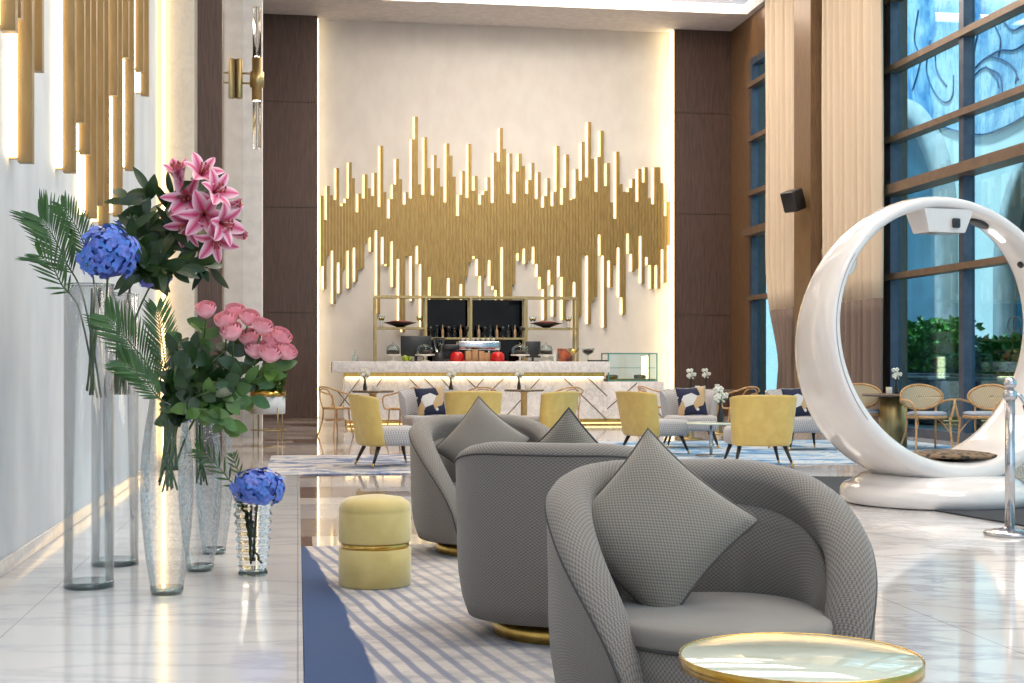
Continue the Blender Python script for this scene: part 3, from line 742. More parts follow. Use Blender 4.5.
# ================================================================ YELLOW-BACKED LOUNGE CHAIRS
def make_lounge(label, grp, back='yellow', wd=0.68, hh=0.80, flare=0.0):
    t = thing('lounge_chair', label, 'chair', group=grp)
    n = 28; te = R(82); a, b = wd/2, 0.34
    rings = []; inner = []
    for k in range(n+1):
        th = -te+2*te*k/n; ex = 3.0
        c, s_ = cos(th), sin(th); q = (abs(s_/a)**ex+abs(c/b)**ex)**(-1/ex); x, y = q*s_, q*c*0.62
        drop = 0.035*(abs(th)/te)**3; top = hh-drop; zb = 0.235
        def pt(w, z):
            f = 0.90+0.13*(z-zb)/(hh-zb); return (x*f*(1-w/a*1.0), (y*(1-w/0.25)+0.10*(z-zb)/(hh-zb))+0.06, z)
        zs = [zb+(top-zb)*q for q in (0.0, 0.06, 0.35, 0.7, 0.95, 1.0)]
        ro = [pt(0.02 if i == 0 else 0.0, z) for i, z in enumerate(zs)]
        rings.append(ro+[pt(0.028, top+0.004), pt(0.03, top-0.02), pt(0.03, zb)])
        inner.append([pt(0.031, zb), pt(0.031, top-0.015), pt(0.045, top-0.02), pt(0.085, top-0.10), pt(0.085, 0.45), pt(0.06, zb)])
    MB().loops(rings, True, True).build('back_shell', M[back], t)
    MB().loops(inner, True, True).build('inside_upholstery', M['tweed'], t)
    MB().box(-wd*0.44, wd*0.44, -0.40, 0.19, 0.235, 0.44, 0, 0.05).build('seat', M['tweed'], t)
    for sx in (-1, 1):
        for (y0, y1) in ((-0.30, -0.36), (0.14, 0.22)):
            p0 = (sx*wd*0.34, y0, 0.24); p1 = (sx*wd*0.42, y1, 0.05)
            l = MB().tube([p0, p1], [0.026, 0.014], 10).build('leg', M['leg'], t)
            d = Vector(p1)-Vector(p0); e = Vector(p1)+d*0.23
            MB().tube([p1, e], [0.0145, 0.011], 10).build('brass_tip', M['brass'], l)
    return t
g = None
def putc(o, u, v, phi, z=0.012):
    d = ray(u, v); t = (z-H)/d.z; return place(o, u, t, z, phi)
l0 = make_lounge('yellow-backed lounge chair on bright blue rug left of the white ring', None, wd=0.74)
putc(l0, 759, 466, 194)
def lc(lbl, u, v, phi, sc_=None): o = dup(l0, (0, 0, 0), 0, lbl, sc_); return putc(o, u, v, phi)
lc('yellow-backed lounge chair turned sideways, just left of nearest pillow\'s top corner', 650, 454, 128)
lc('yellow-backed lounge chair with tweed seat at left, beside the yellow stool\'s rug', 384, 466, 108, 1.0)
lc('yellow-backed lounge chair mostly hidden behind farthest grey armchair', 472, 452, 186)
lc('small pale yellow lounge chair beside bar table behind the middle armchair', 549, 446, 228, 0.96)
g0 = make_lounge('grey tweed lounge chair with geometric pillow, facing camera, between two yellow chairs', None, 'tweed', 0.80)
putc(g0, 690, 447, 6)
g1 = dup(g0, (0, 0, 0), 0, 'grey tweed lounge chair with geometric pillow behind the left yellow chair'); putc(g1, 430, 447, 14)
g2 = dup(g0, (0, 0, 0), 0, 'grey tweed lounge chair partly hidden behind the white ring\'s left side'); putc(g2, 800, 449, 28)
def geo():
    m, nt, b = newmat('geometric_patchwork'); b.inputs['Roughness'].default_value = 0.8
    v = N(nt, 'ShaderNodeTexVoronoi', Scale=5.2, feature='F1'); v.distance = 'MANHATTAN'; nt.links.new(coords(nt, 'Object', (1, 1, 0.01), (0, 0, 0.5)), v.inputs[0])
    s = nt.nodes.new('ShaderNodeSeparateColor'); nt.links.new(v.outputs['Color'], s.inputs[0])
    nt.links.new(ramp(nt, s.outputs[0], [(0.0, lin(28, 34, 62)), (0.38, lin(190, 160, 120)), (0.62, lin(212, 208, 206)), (0.8, lin(30, 36, 70))], 'CONSTANT'), b.inputs['Base Color'])
    return m
M['geo'] = geo()
for lbl, ch, off in (('geometric navy, tan and grey pillow on the tweed chair between yellow chairs', g0, 0.02), ('geometric navy and tan pillow on tweed chair behind left yellow chair', g1, 0.0), ('dark geometric pillow on tweed chair half hidden by the white ring', g2, -0.05)):
    pl = make_pillow(lbl, 0.42, 0.06, 'geo', 'tweed'); c, s_ = cos(ch.rotation_euler.z), sin(ch.rotation_euler.z)
    q = Vector((off, -0.02, 0.63)); loc = Vector(ch.location)+Vector((c*q.x-s_*q.y, s_*q.x+c*q.y, q.z)); pose(pl, loc, ch.rotation_euler.z, 4, 16)

# ================================================================ BENTWOOD CHAIRS (hoop arms)
def make_bent(label, grp=None):
    t = thing('bentwood_chair', label, 'chair', group=grp)
    MB().lathe([(0.20, 0.435), (0.215, 0.44), (0.215, 0.465), (0.20, 0.47), (0.01, 0.468)], n=28).build('seat', M['wood_light'], t)
    hoop = [(-0.27, -0.14, 0.46), (-0.285, -0.17, 0.56), (-0.28, -0.15, 0.655), (-0.275, 0.0, 0.69), (-0.22, 0.17, 0.74), (-0.10, 0.26, 0.79), (0, 0.275, 0.80), (0.10, 0.26, 0.79), (0.22, 0.17, 0.74), (0.275, 0.0, 0.69), (0.28, -0.15, 0.655), (0.285, -0.17, 0.56), (0.27, -0.14, 0.46), (0.2, -0.08, 0.45)]
    MB().tube(interp_path([(-0.2, -0.08, 0.45)]+hoop, 5), 0.013, 8).build('arm_hoop', M['wood_light'], t)
    MB().tube(interp_path([(-0.15, 0.15, 0.45), (-0.155, 0.20, 0.60), (-0.10, 0.25, 0.74), (0, 0.262, 0.768), (0.10, 0.25, 0.74), (0.155, 0.20, 0.60), (0.15, 0.15, 0.45)], 5), 0.010, 8).build('back_hoop', M['wood_light'], t)
    MB().lathe([(0.165, 0.25), (0.173, 0.26), (0.165, 0.27)], n=24, caps=False).build('stretcher_ring', M['wood_light'], t)
    for sx, y, e in ((-1, -0.14, -0.20), (1, -0.14, -0.20), (-1, 0.14, 0.22), (1, 0.14, 0.22)):
        MB().tube(interp_path([(sx*0.15, y, 0.45), (sx*0.158, y*1.08, 0.26), (sx*0.20, e, 0.0)], 5), [0.013]*10+[0.010], 8).build('leg', M['wood_light'], t)
    return t
b0 = make_bent('bentwood armchair standing alone at far left before the marble bar'); putc(b0, 336, 436, 130, 0.0)
for lbl, u, v, phi in (('bentwood armchair between two bar tables, second from the left', 402, 437, 235), ('bentwood armchair behind tall grey pillow at the bar front', 480, 437, 190),
                       ('bentwood armchair right of the slim bar table', 566, 437, 205), ('bentwood armchair just right of the marble bar\'s end', 655, 434, 120), ('bentwood armchair behind the yellow chair near the far window', 742, 436, 215)):
    o = dup(b0, (0, 0, 0), 0, lbl); putc(o, u, v, phi, 0.0)

# ================================================================ CAFE TABLES with vases
def make_cafe(label, r=0.34):
    t = thing('cafe_table', label, 'table')
    MB().lathe([(r-0.02, 0.705), (r, 0.715), (r, 0.735), (r-0.005, 0.74), (0.01, 0.74)], n=36).build('tabletop', M['table_stone'], t)
    MB().lathe([(0.20, 0.0), (0.20, 0.02), (0.06, 0.035), (0.055, 0.05), (0.055, 0.68), (0.10, 0.705)], n=24).build('pedestal', M['brass_soft'], t)
    return t
M['table_stone'] = marble('dark_stone_top', lin(120, 104, 92), lin(70, 58, 52), 2.0, 0.15)
def make_budvase(label):
    t = thing('bud_vase', label, 'vase')
    MB().lathe([(0.028, 0), (0.034, 0.02), (0.032, 0.06), (0.016, 0.13), (0.013, 0.19), (0.017, 0.20)], n=16).build('vase_body', M['black'], t)
    return t
def make_orchid(label):
    t = thing('orchid_sprig', label, 'flowers'); r = random.Random(4)
    st = MB().tube([(0, 0, 0.02), (0.005, 0, 0.2), (0.02, 0, 0.28)], 0.003, 5).build('stem', M['stem'], t)
    mb = MB()
    for k in range(9):
        c = Vector((r.uniform(-0.07, 0.08), r.uniform(-0.05, 0.05), r.uniform(0.22, 0.33)))
        for j in range(5):
            a = j*2*pi/5+r.random(); mb.ell(c+Vector((cos(a)*0.018, r.uniform(-0.012, 0.012), sin(a)*0.018)), 0.016, 0.008, 0.014, 7, 4)
    mb.build('blossoms', M['orchid'], t)
    leafy(MB(), 0.01, 0, 0.21, 0.05, 0.04, 0.03, 10, 0.06, 4).build('leaves', M['leaf'], t)
    return t
def make_box(label, sx, sy, sz, m):
    o = MB().box(-sx, sx, -sy, sy, 0, sz, 0, 0.004).build('menu_stand', M[m]); tag(o, label, 'menu'); return o
cafes = [(373, 436, 'leftmost slim cafe table in front of marble bar', 'left end of the bar'), (447, 437, 'cafe table in front of marble bar beside tweed chair with dark pillow', 'dark pillow chair'),
         (524, 433, 'slim cafe table behind the middle grey armchair, before the bar', 'middle of the bar'), (690, 440, 'wide cafe table behind the tweed chair near right wood wall', 'right wood wall'),
         (718, 434, 'farther cafe table beside the far window curtain', 'far window'), ]
c0 = v0 = f0 = m0 = None
for i, (u, v, lbl, where) in enumerate(cafes):
    if c0 is None: c0 = make_cafe(lbl); o = c0
    else: o = dup(c0, (0, 0, 0), 0, lbl)
    putc(o, u, v, 0, 0.0); L = Vector(o.location)
    vu = {0: 365, 1: 451, 2: 519, 3: 691, 4: 706}[i]; t_ = (L.x*sin(YAW)+L.y*cos(YAW)); q = AT(vu, 400, t_); dx = q-L; dx.z = 0
    if dx.length > 0.28: dx = dx.normalized()*0.28
    vl = 'small black bud vase on cafe table at the '+where; fl_ = 'white orchid sprig in bud vase at the '+where; ml = 'small white card holder on the cafe table at the '+where
    if v0 is None: v0 = make_budvase(vl); f0 = make_orchid(fl_); m0 = make_box(ml, 0.035, 0.03, 0.09, 'cream'); a, b_, c_ = v0, f0, m0
    else: a, b_, c_ = dup(v0, (0,)*3, 0, vl), dup(f0, (0,)*3, 0, fl_), dup(m0, (0,)*3, 0, ml)
    for o2, dd in ((a, 0), (b_, 0), (c_, 0.10)): o2.location = L+dx*(0.6 if dd else 1)+Vector((dd, -0.03 if dd else 0, 0.741))
# low glass table between the yellow chairs
lt = thing('coffee_table', 'low round glass coffee table between two yellow-backed chairs on blue rug', 'table'); p = W(711, 456, 0.012); lt.location = (p.x, p.y, 0.012)
MB().lathe([(0.31, 0.395), (0.32, 0.40), (0.32, 0.415), (0.31, 0.42), (0.01, 0.42)], n=40).build('glass_top', M['table_glass'], lt)
MB().lathe([(0.20, 0.0), (0.20, 0.015), (0.02, 0.02), (0.02, 0.385), (0.15, 0.394)], n=24).build('pedestal', M['chrome'], lt)
a = dup(v0, (p.x+0.12, p.y, 0.433), 0, 'tall black bud vase on the low glass coffee table', 1.25); b_ = dup(f0, (p.x+0.12, p.y, 0.433), 0, 'white orchid sprig on the low glass coffee table', 1.25)

# ================================================================ CANE CHAIRS by the window
def make_cane(label):
    t = thing('cane_armchair', label, 'chair'); m = M['wood_light']
    back = []
    for k in range(33):
        a = 2*pi*k/32; x = 0.29*cos(a)*(1+0.06*sin(a)); z = 0.70+0.165*sin(a); back.append((x, 0.27-0.10*(x/0.29)**2+0.10*(z-0.6), z))
    MB().tube(back, 0.018, 8).build('back_frame', m, t)
    def f(u, v):
        a = 2*pi*u; q = 0.02+v*0.96; x = 0.29*cos(a)*(1+0.06*sin(a))*q; z = 0.70+0.165*sin(a)*q; return (x, 0.27-0.10*(x/0.29)**2+0.10*(z-0.6), z)
    cn = MB().grid(f, 32, 6, uvfn=lambda u, v: (0.29*cos(2*pi*u)*v, 0.165*sin(2*pi*u)*v)).build('cane_panel', M['cane'], t)
    sd = cn.modifiers.new('t', 'SOLIDIFY'); sd.thickness = 0.008
    MB().lathe([(0.24, 0.42), (0.262, 0.43), (0.262, 0.455), (0.25, 0.465)], n=32).build('seat_frame', m, t)
    MB().lathe([(0.25, 0.466), (0.258, 0.475), (0.25, 0.505), (0.20, 0.515), (0.01, 0.515)], n=32).build('seat_cushion', M['grey_blue'], t)
    for sx in (-1, 1):
        MB().tube(interp_path([(sx*0.26, 0.22, 0.62), (sx*0.33, 0.10, 0.66), (sx*0.335, -0.10, 0.67), (sx*0.29, -0.22, 0.63), (sx*0.25, -0.24, 0.50), (sx*0.23, -0.22, 0.40)], 5), 0.015, 8).build('armrest', m, t)
        MB().tube(interp_path([(sx*0.23, -0.20, 0.44), (sx*0.235, -0.22, 0.25), (sx*0.25, -0.25, 0.0)], 5), 0.015, 8).build('leg', m, t)
        MB().tube(interp_path([(sx*0.22, 0.24, 0.60), (sx*0.20, 0.20, 0.42), (sx*0.21, 0.23, 0.22), (sx*0.25, 0.33, 0.0)], 5), 0.015, 8).build('leg', m, t)
        MB().tube(interp_path([(sx*0.24, -0.22, 0.22), (sx*0.16, -0.10, 0.38), (sx*0.14, 0.05, 0.42)], 5), 0.009, 6).build('brace', m, t)
    return t
M['grey_blue'] = pm('grey_blue_seat', lin(168, 176, 190), lin(150, 158, 172), 8, 0.8)
cA = make_cane('oval-backed cane armchair in middle, under the window frame'); putc(cA, 927, 450, 22)
o = dup(cA, (0, 0, 0), 0, 'oval-backed cane armchair right of the other, nearest the steel post'); putc(o, 983, 450, -24)
o = dup(cA, (0, 0, 0), 0, 'oval-backed cane armchair seen between white ring and curtain'); putc(o, 864, 446, 14)
dt = thing('drum_table', 'round table on a thick brass drum beside cane armchairs', 'table'); p = W(893, 447, 0.012); dt.location = (p.x, p.y, 0.012)
MB().lathe([(0.40, 0.70), (0.42, 0.71), (0.42, 0.735), (0.41, 0.74), (0.01, 0.74)], n=40).build('tabletop', M['table_stone'], dt)
MB().lathe([(0.19, 0.0), (0.19, 0.69), (0.17, 0.70)], n=32).build('drum_pedestal', M['brass_soft'], dt)
dup(v0, (p.x+0.05, p.y, 0.753), 0, 'bud vase on the brass drum table by cane chairs'); dup(f0, (p.x+0.05, p.y, 0.753), 0, 'white orchid sprig on brass drum table by cane chairs'); dup(m0, (p.x-0.08, p.y-0.05, 0.753), 0, 'small white card holder on brass drum table')
# ================================================================ MARBLE BAR
YC = 26.5                                   # front plane of the bar's marble
def cx_(u, Y=YC): return WY(u, 360, Y).x
def cz_(v, Y=YC, u=450): return WY(u, v, Y).z
bx0, bx1, bx2 = cx_(338), cx_(606), cx_(664)
zt, zs = cz_(361.5), cz_(372.5); zl = cz_(381.5, YC, 630)
bar = thing('bar_counter', 'long white marble bar counter with glowing gold edge under its top', 'bar counter', ((bx0+bx2)/2, YC, 0)); ox = (bx0+bx2)/2
def bb(x0, x1, y0, y1, z0, z1, bev=0): return MB().box(x0-ox, x1-ox, y0-YC, y1-YC, z0, z1, 0, bev)
bb(bx0+0.12, bx1-0.05, YC, YC+0.9, 0.12, zs-0.05).build('front_panel', M['marble_bar'], bar)
bb(bx1-0.05, bx2, YC, YC+0.9, 0.12, zl, 0.01).build('end_block', M['marble_bar'], bar)
bb(bx0-0.12, bx1+0.02, YC-0.28, YC+0.95, zs, zt, 0.01).build('counter_top', M['marble_bar'], bar)
bb(bx0+0.10, bx1-0.05, YC-0.10, YC, zs-0.08, zs-0.001).build('gold_edge', M['brass'], bar)
bb(bx0+0.14, bx1-0.07, YC-0.06, YC-0.005, zs-0.10, zs-0.082).build('light_strip', M['led_bar'], bar)
bb(bx0+0.16, bx2-0.03, YC+0.02, YC+0.9, 0, 0.12).build('plinth', M['brass'], bar)
bb(bx0+0.18, bx2-0.05, YC-0.03, YC+0.015, 0.03, 0.05).build('light_strip', M['led_soft'], bar)
lines = [((361, 377), (338, 409)), ((383, 377), (373, 392)), ((409, 378), (424, 394)), ((440, 377), (455, 394)), ((466, 378), (476, 388)), ((484, 378), (476, 388)), ((506, 376), (480, 402)), ((542, 376), (513, 409)),
         ((561, 375), (607, 420)), ((585, 375), (607, 396)), ((607, 409), (637, 383)), ((424, 378), (440, 394)), ((455, 394), (470, 410)), ((513, 409), (500, 422)), ((338, 392), (352, 408)), ((640, 395), (662, 417))]
for a_, b_ in lines:
    p, q = WY(a_[0], a_[1], YC-0.002), WY(b_[0], b_[1], YC-0.002)
    MB().tube([(p.x-ox, -0.004, p.z), (q.x-ox, -0.004, q.z)], 0.010, 4).build('brass_inlay', M['inlay_'], bar)
# glass display case
gx0, gx1 = cx_(609), cx_(657.5); gz = cz_(353, YC, 630)
dc = thing('display_case', 'glass display case with green edges standing on lower end of the bar', 'display case', ((gx0+gx1)/2, YC+0.35, zl)); hw = (gx1-gx0)/2; hh = gz-zl
ge = 0.012
fr = MB()
for sx in (-1, 1):
    for sy in (-0.3, 0.3): fr.box(sx*hw-ge, sx*hw+ge, sy-ge, sy+ge, 0.002, hh)
for z in (hh-0.02, 0.002):
    for sy in (-0.3, 0.3): fr.box(-hw, hw, sy-ge, sy+ge, z, z+0.022)
    for sx in (-1, 1): fr.box(sx*hw-ge, sx*hw+ge, -0.3, 0.3, z, z+0.022)
fr.build('case_frame', M['green_edge'], dc)
MB().box(-hw, hw, -0.302, -0.296, 0.02, hh-0.02).build('front_glass', M['glass_case'], dc)
MB().box(-hw+0.02, hw-0.02, -0.27, 0.27, 0.26, 0.27).build('glass_shelf', M['green_edge'], dc)
MB().box(-hw+0.02, hw-0.02, -0.28, 0.28, 0.025, 0.05).build('floor_tray', M['brass'], dc)
MB().box(hw-0.16, hw-0.10, 0.0, 0.28, 0.05, hh-0.06).build('case_light', M['led'], dc)
for k, (x, lbl) in enumerate(((-0.35, 'round golden cake at the left of glass display case'), (0.22, 'small pastry tray at the right of glass display case'))):
    o = MB().lathe([(0.11, 0), (0.12, 0.01), (0.12, 0.06), (0.10, 0.075), (0.01, 0.08)], n=20).build('cake', M['cake']); o.location = ((gx0+gx1)/2+x, YC+0.35, zl+0.052); tag(o, lbl, 'cake')

# ---------------------------------------------------------------- things on the bar
def onbar(o, u, dy=0.35, lbl=None, z=None):
    p = WY(u, 360, YC+dy); o.location = (p.x, p.y, (zt if z is None else z)+0.002); return o
def cake_stand(label, dome=True, r=0.19):
    t = thing('cake_stand', label, 'cake stand')
    MB().lathe([(0.09, 0), (0.09, 0.01), (0.02, 0.03), (0.02, 0.09), (0.06, 0.11), (r, 0.115), (r, 0.135), (0.01, 0.135)], n=28).build('stand', M['cream'], t)
    if dome:
        MB().lathe([(r*0.85, 0.137), (r*0.86, 0.24), (r*0.75, 0.29), (r*0.4, 0.32), (0.015, 0.33), (0.02, 0.36), (0.003, 0.375)], n=28).build('glass_dome', M['glass_case'], t)
        MB().lathe([(0.11, 0.137), (0.12, 0.14), (0.12, 0.20), (0.10, 0.215), (0.01, 0.22)], n=20).build('cake', M['choco'], t)
    return t
c1 = cake_stand('domed white cake stand with dark cake, left half of the bar'); onbar(c1, 425)
c2 = dup(c1, (0,)*3, 0, 'domed white cake stand with dark cake, right half of the bar'); onbar(c2, 520)
c3 = cake_stand('white cake stand with clear cover nearest the bar\'s left end', True, 0.15); onbar(c3, 393, 0.3)
c4 = dup(c3, (0,)*3, 0, 'small white cake stand between right dome and sweet jars'); onbar(c4, 546, 0.3)
def add_simple(mb, name, mat, label, cat, u, dy, group=None, rz=0):
    o = mb.build(name, M[mat]); tag(o, label, cat, group); onbar(o, u, dy); o.rotation_euler.z = rz; return o
for u, lbl in ((457, 'red enamel pot on the bar beside coffee machine'), (497.5, 'red enamel pot on the bar left of the right cake dome')):
    t = thing('red_pot', lbl, 'pot'); onbar(t, u, 0.3)
    MB().lathe([(0.10, 0), (0.13, 0.02), (0.14, 0.08), (0.12, 0.15), (0.08, 0.18), (0.03, 0.19)], n=24).build('pot_body', M['red'], t)
    MB().ell((0, 0, 0.205), 0.02, 0.02, 0.018).build('lid_knob', M['black'], t); MB().box(-0.17, 0.17, -0.12, 0.12, -0.001, 0.012).build('base_tray', M['red'], t)
for i, (u, h_, r_) in enumerate(((468, 0.20, 0.1), (475, 0.23, -0.15), (481, 0.20, 0.2), (487, 0.17, 0))):
    add_simple(MB().box(-0.06, 0.06, -0.05, 0.05, 0, h_, 0, 0.012), 'paper_bag', 'kraft', ['leftmost small kraft paper bag between the red pots', 'tallest kraft paper bag between the red pots', 'kraft paper bag third from left between the red pots', 'lowest kraft paper bag, nearest right red pot'][i], 'bag', u, 0.25+0.02*i, None, r_)
t = thing('glass_bottle', 'clear water carafe at the left end of the bar', 'bottle'); onbar(t, 355, 0.3)
MB().lathe([(0.05, 0), (0.055, 0.02), (0.055, 0.09), (0.02, 0.14), (0.018, 0.19), (0.022, 0.2)], n=20).build('carafe', M['glass_case'], t); MB().ell((0, 0, 0.215), 0.022, 0.022, 0.02).build('stopper', M['glass_case'], t)
t = thing('monitor', 'black monitor screen on the bar\'s left half', 'monitor'); onbar(t, 416, 0.75)
MB().box(-0.30, 0.30, -0.02, 0.02, 0.10, 0.50, 0, 0.01).build('screen', M['black'], t); MB().box(-0.12, 0.12, -0.08, 0.08, 0, 0.015).build('base', M['black'], t); MB().box(-0.03, 0.03, 0.02, 0.05, 0.0, 0.3).build('stand', M['black'], t)
t = thing('monitor', 'small black screen standing right of the mirrored shelf', 'monitor'); onbar(t, 533, 0.75)
MB().box(-0.15, 0.15, -0.02, 0.02, 0.08, 0.40, 0, 0.01).build('screen', M['black'], t); MB().box(-0.1, 0.1, -0.07, 0.07, 0, 0.015).build('base', M['black'], t); MB().box(-0.02, 0.02, 0.02, 0.05, 0.0, 0.2).build('stand', M['black'], t)
t = thing('blender_machine', 'blender with clear jug on black base on the bar', 'blender'); onbar(t, 439, 0.4)
MB().lathe([(0.12, 0.0), (0.12, 0.10), (0.09, 0.16), (0.08, 0.18)], n=20).build('base', M['black'], t); MB().lathe([(0.07, 0.181), (0.11, 0.40), (0.115, 0.42)], n=20).build('jug', M['glass_case'], t); MB().lathe([(0.115, 0.421), (0.115, 0.45), (0.04, 0.46)], n=20).build('lid', M['black'], t)
t = thing('coffee_machine', 'black coffee machine on the bar left of red pot', 'coffee machine'); onbar(t, 450, 0.55)
MB().box(-0.16, 0.16, -0.18, 0.18, 0.0, 0.05, 0, 0.01).build('drip_tray', M['black'], t); MB().box(-0.16, 0.16, 0.0, 0.18, 0.05, 0.28, 0, 0.01).build('body', M['black'], t); MB().box(-0.16, 0.16, -0.18, 0.18, 0.22, 0.33, 0, 0.02).build('head', M['black'], t)
t = thing('espresso_machine', 'long steel espresso machine behind the paper bags on the bar', 'coffee machine'); onbar(t, 478, 0.72)
MB().box(-0.42, 0.42, -0.18, 0.18, 0.22, 0.40, 0, 0.03).build('body', M['chrome'], t); MB().box(-0.40, 0.40, -0.02, 0.18, 0.04, 0.22, 0, 0.01).build('rear_panel', M['black'], t); MB().box(-0.42, 0.42, -0.2, 0.18, 0.0, 0.04).build('drip_tray', M['chrome'], t)
for x in (-0.2, 0.2): MB().lathe([(0.035, 0.15), (0.035, 0.22)], c=(x, -0.1, 0), n=16).build('group_head', M['chrome'], t)
# a stack of cups on it
for i in range(7):
    o = MB().lathe([(0.022, 0), (0.032, 0.03), (0.034, 0.055), (0.030, 0.055), (0.020, 0.008)], n=14).build('cup', M['cream']); p = WY(478, 360, YC+0.72); o.location = (p.x-0.30+0.1*i, p.y, zt+0.404)
    tag(o, 'white cup standing in a row on top of the espresso machine', 'cup', 'cups on the espresso machine')
for u, lbl, m in ((588, 'footed glass bowl of sweets near the bar\'s right end', 'choco'), (573, 'gold footed glass bowl, left of the other near bar\'s right end', 'brass')):
    t = thing('footed_bowl', lbl, 'bowl'); onbar(t, u, 0.3)
    MB().lathe([(0.06, 0), (0.06, 0.008), (0.012, 0.02), (0.012, 0.12), (0.05, 0.14), (0.11, 0.18), (0.13, 0.26)], n=24, caps=False).build('bowl', M['glass_case'], t)
    MB().lathe([(0.02, 0.145), (0.09, 0.175), (0.10, 0.215), (0.06, 0.24), (0.01, 0.25)], n=20).build('sweets', M[m], t)
add_simple(MB().box(-0.20, 0.20, -0.09, 0.09, 0, 0.03, 0, 0.008), 'tray', 'black', 'flat dark tray at right end of the bar top', 'tray', 598, 0.15)
add_simple(MB().box(-0.14, 0.14, -0.08, 0.08, 0, 0.26, 0, 0.01), 'gift_box', 'orange', 'orange and brown box of sweets on the bar near footed bowls', 'box', 565, 0.6)
add_simple(MB().ell((0, 0, 0.06), 0.06, 0.06, 0.06, 14, 8), 'green_apple', 'apple', 'green apple behind left cake stand on the bar', 'fruit', 405, 0.35)
add_simple(MB().ell((0, 0, 0.05), 0.05, 0.05, 0.05, 14, 8), 'green_pear', 'apple', 'small green fruit right of the apple on the bar', 'fruit', 410, 0.45)
for i, u in enumerate((551, 554.5, 558)):
    add_simple(MB().lathe([(0.022, 0), (0.03, 0.01), (0.03, 0.13), (0.012, 0.16), (0.012, 0.20), (0.001, 0.205)], n=14), 'small_bottle', 'cream' if i % 2 else 'glass_case', ['first small bottle left of orange box on the bar', 'middle small white bottle left of orange box on the bar', 'third small bottle next to orange box on the bar'][i], 'bottle', u, 0.5)

# ---------------------------------------------------------------- back shelf unit
YS = 29.9
def sx_(u): return WY(u, 330, YS).x
def sz_(v): return WY(477, v, YS).z
su = thing('bar_shelf_unit', 'brass framed back bar shelf unit with smoked mirror centre', 'shelf unit', (sx_(477), YS, 0)); o_ = sx_(477)
def sb(x0, x1, z0, z1, y0=-0.02, y1=0.02): return MB().box(x0-o_, x1-o_, y0, y1, z0, z1)
xs = [sx_(u) for u in (375.5, 426, 471, 526.5, 577.5)]; ztop, zlow = sz_(297), 0.0
for x in xs:
    sb(x-0.025, x+0.025, zlow, ztop).build('post', M['brass_soft'], su); sb(x-0.025, x+0.025, zlow, ztop, 0.4, 0.44).build('post', M['brass_soft'], su)
sb(xs[0], xs[-1], ztop-0.03, ztop+0.02, -0.021, 0.44).build('top_rail', M['brass_soft'], su)
sb(xs[0], xs[1], sz_(328.5)-0.02, sz_(328.5)+0.02, -0.019, 0.44).build('shelf', M['brass_soft'], su)
sb(xs[3], xs[4], sz_(328.5)-0.02, sz_(328.5)+0.02, -0.019, 0.44).build('shelf', M['brass_soft'], su)
sb(xs[1], xs[3], sz_(338.5)-0.02, sz_(338.5)+0.02, -0.019, 0.42).build('shelf', M['brass_soft'], su)
sb(xs[1]+0.03, xs[2]-0.03, 0.9, ztop-0.04, 0.405, 0.415).build('mirror_panel', M['mirror'], su)
sb(xs[2]+0.03, xs[3]-0.03, 0.9, ztop-0.04, 0.405, 0.415).build('mirror_panel', M['mirror'], su)
sb(xs[0], xs[-1], 0.0, 0.92, -0.1, 0.5).build('base_cabinet', M['wood_dark'], su)
sb(xs[0]-0.03, xs[-1]+0.03, 0.92, 0.96, -0.15, 0.5).build('worktop', M['marble_bar'], su)
for u, lbl in ((400.5, 'wide black bowl with red rim on left brass shelf'), (547.5, 'wide black bowl with red rim on right brass shelf')):
    t = thing('wide_bowl', lbl, 'bowl', (sx_(u), YS+0.15, sz_(328.5)+0.021))
    MB().lathe([(0.08, 0), (0.10, 0.02), (0.30, 0.085), (0.37, 0.10), (0.30, 0.11)], n=32, caps=False).build('bowl', M['black'], t)
    MB().lathe([(0.30, 0.111), (0.12, 0.145), (0.01, 0.15)], n=32).build('red_inside', M['red_dark'], t)
for k, u in enumerate((380.5, 383, 419, 421.5, 532, 535, 568, 570.5)):
    t = thing('cocktail_glass', ['first glass from left end of the left brass shelf', 'second glass from left end of the left brass shelf', 'glass just right of black bowl on the left shelf', 'glass at right end of the left brass shelf', 'glass at left end of the right brass shelf', 'second glass on the right brass shelf, left of bowl', 'glass just right of black bowl on right shelf', 'glass at right end of the right brass shelf'][k], 'glass', (sx_(u), YS+0.1, sz_(328.5)+0.021))
    MB().lathe([(0.05, 0), (0.045, 0.006), (0.008, 0.015), (0.008, 0.14), (0.03, 0.16), (0.055, 0.24)], n=18, caps=False).build('glass', M['glass_case'], t)
    MB().lathe([(0.012, 0.145), (0.035, 0.172), (0.04, 0.20), (0.01, 0.202)], n=16).build('filling', M['brass'], t)
for k in range(16):
    u = 431+k*6.05
    if abs(u-471) < 3: continue
    o = MB().lathe([(0.028, 0), (0.03, 0.01), (0.03, 0.16), (0.012, 0.20), (0.012, 0.27), (0.016, 0.275)] if k % 3 else [(0.035, 0), (0.035, 0.02), (0.012, 0.04), (0.01, 0.12), (0.045, 0.15), (0.05, 0.24)], n=14).build('bottle', M[('black', 'glass_case', 'amber')[k % 3]])
    o.location = (sx_(u), YS+0.1, sz_(338.5)+0.021); tag(o, 'bottle or glass lined up on mirrored centre shelf behind the bar', 'bottle', 'bottles on the mirrored shelf')

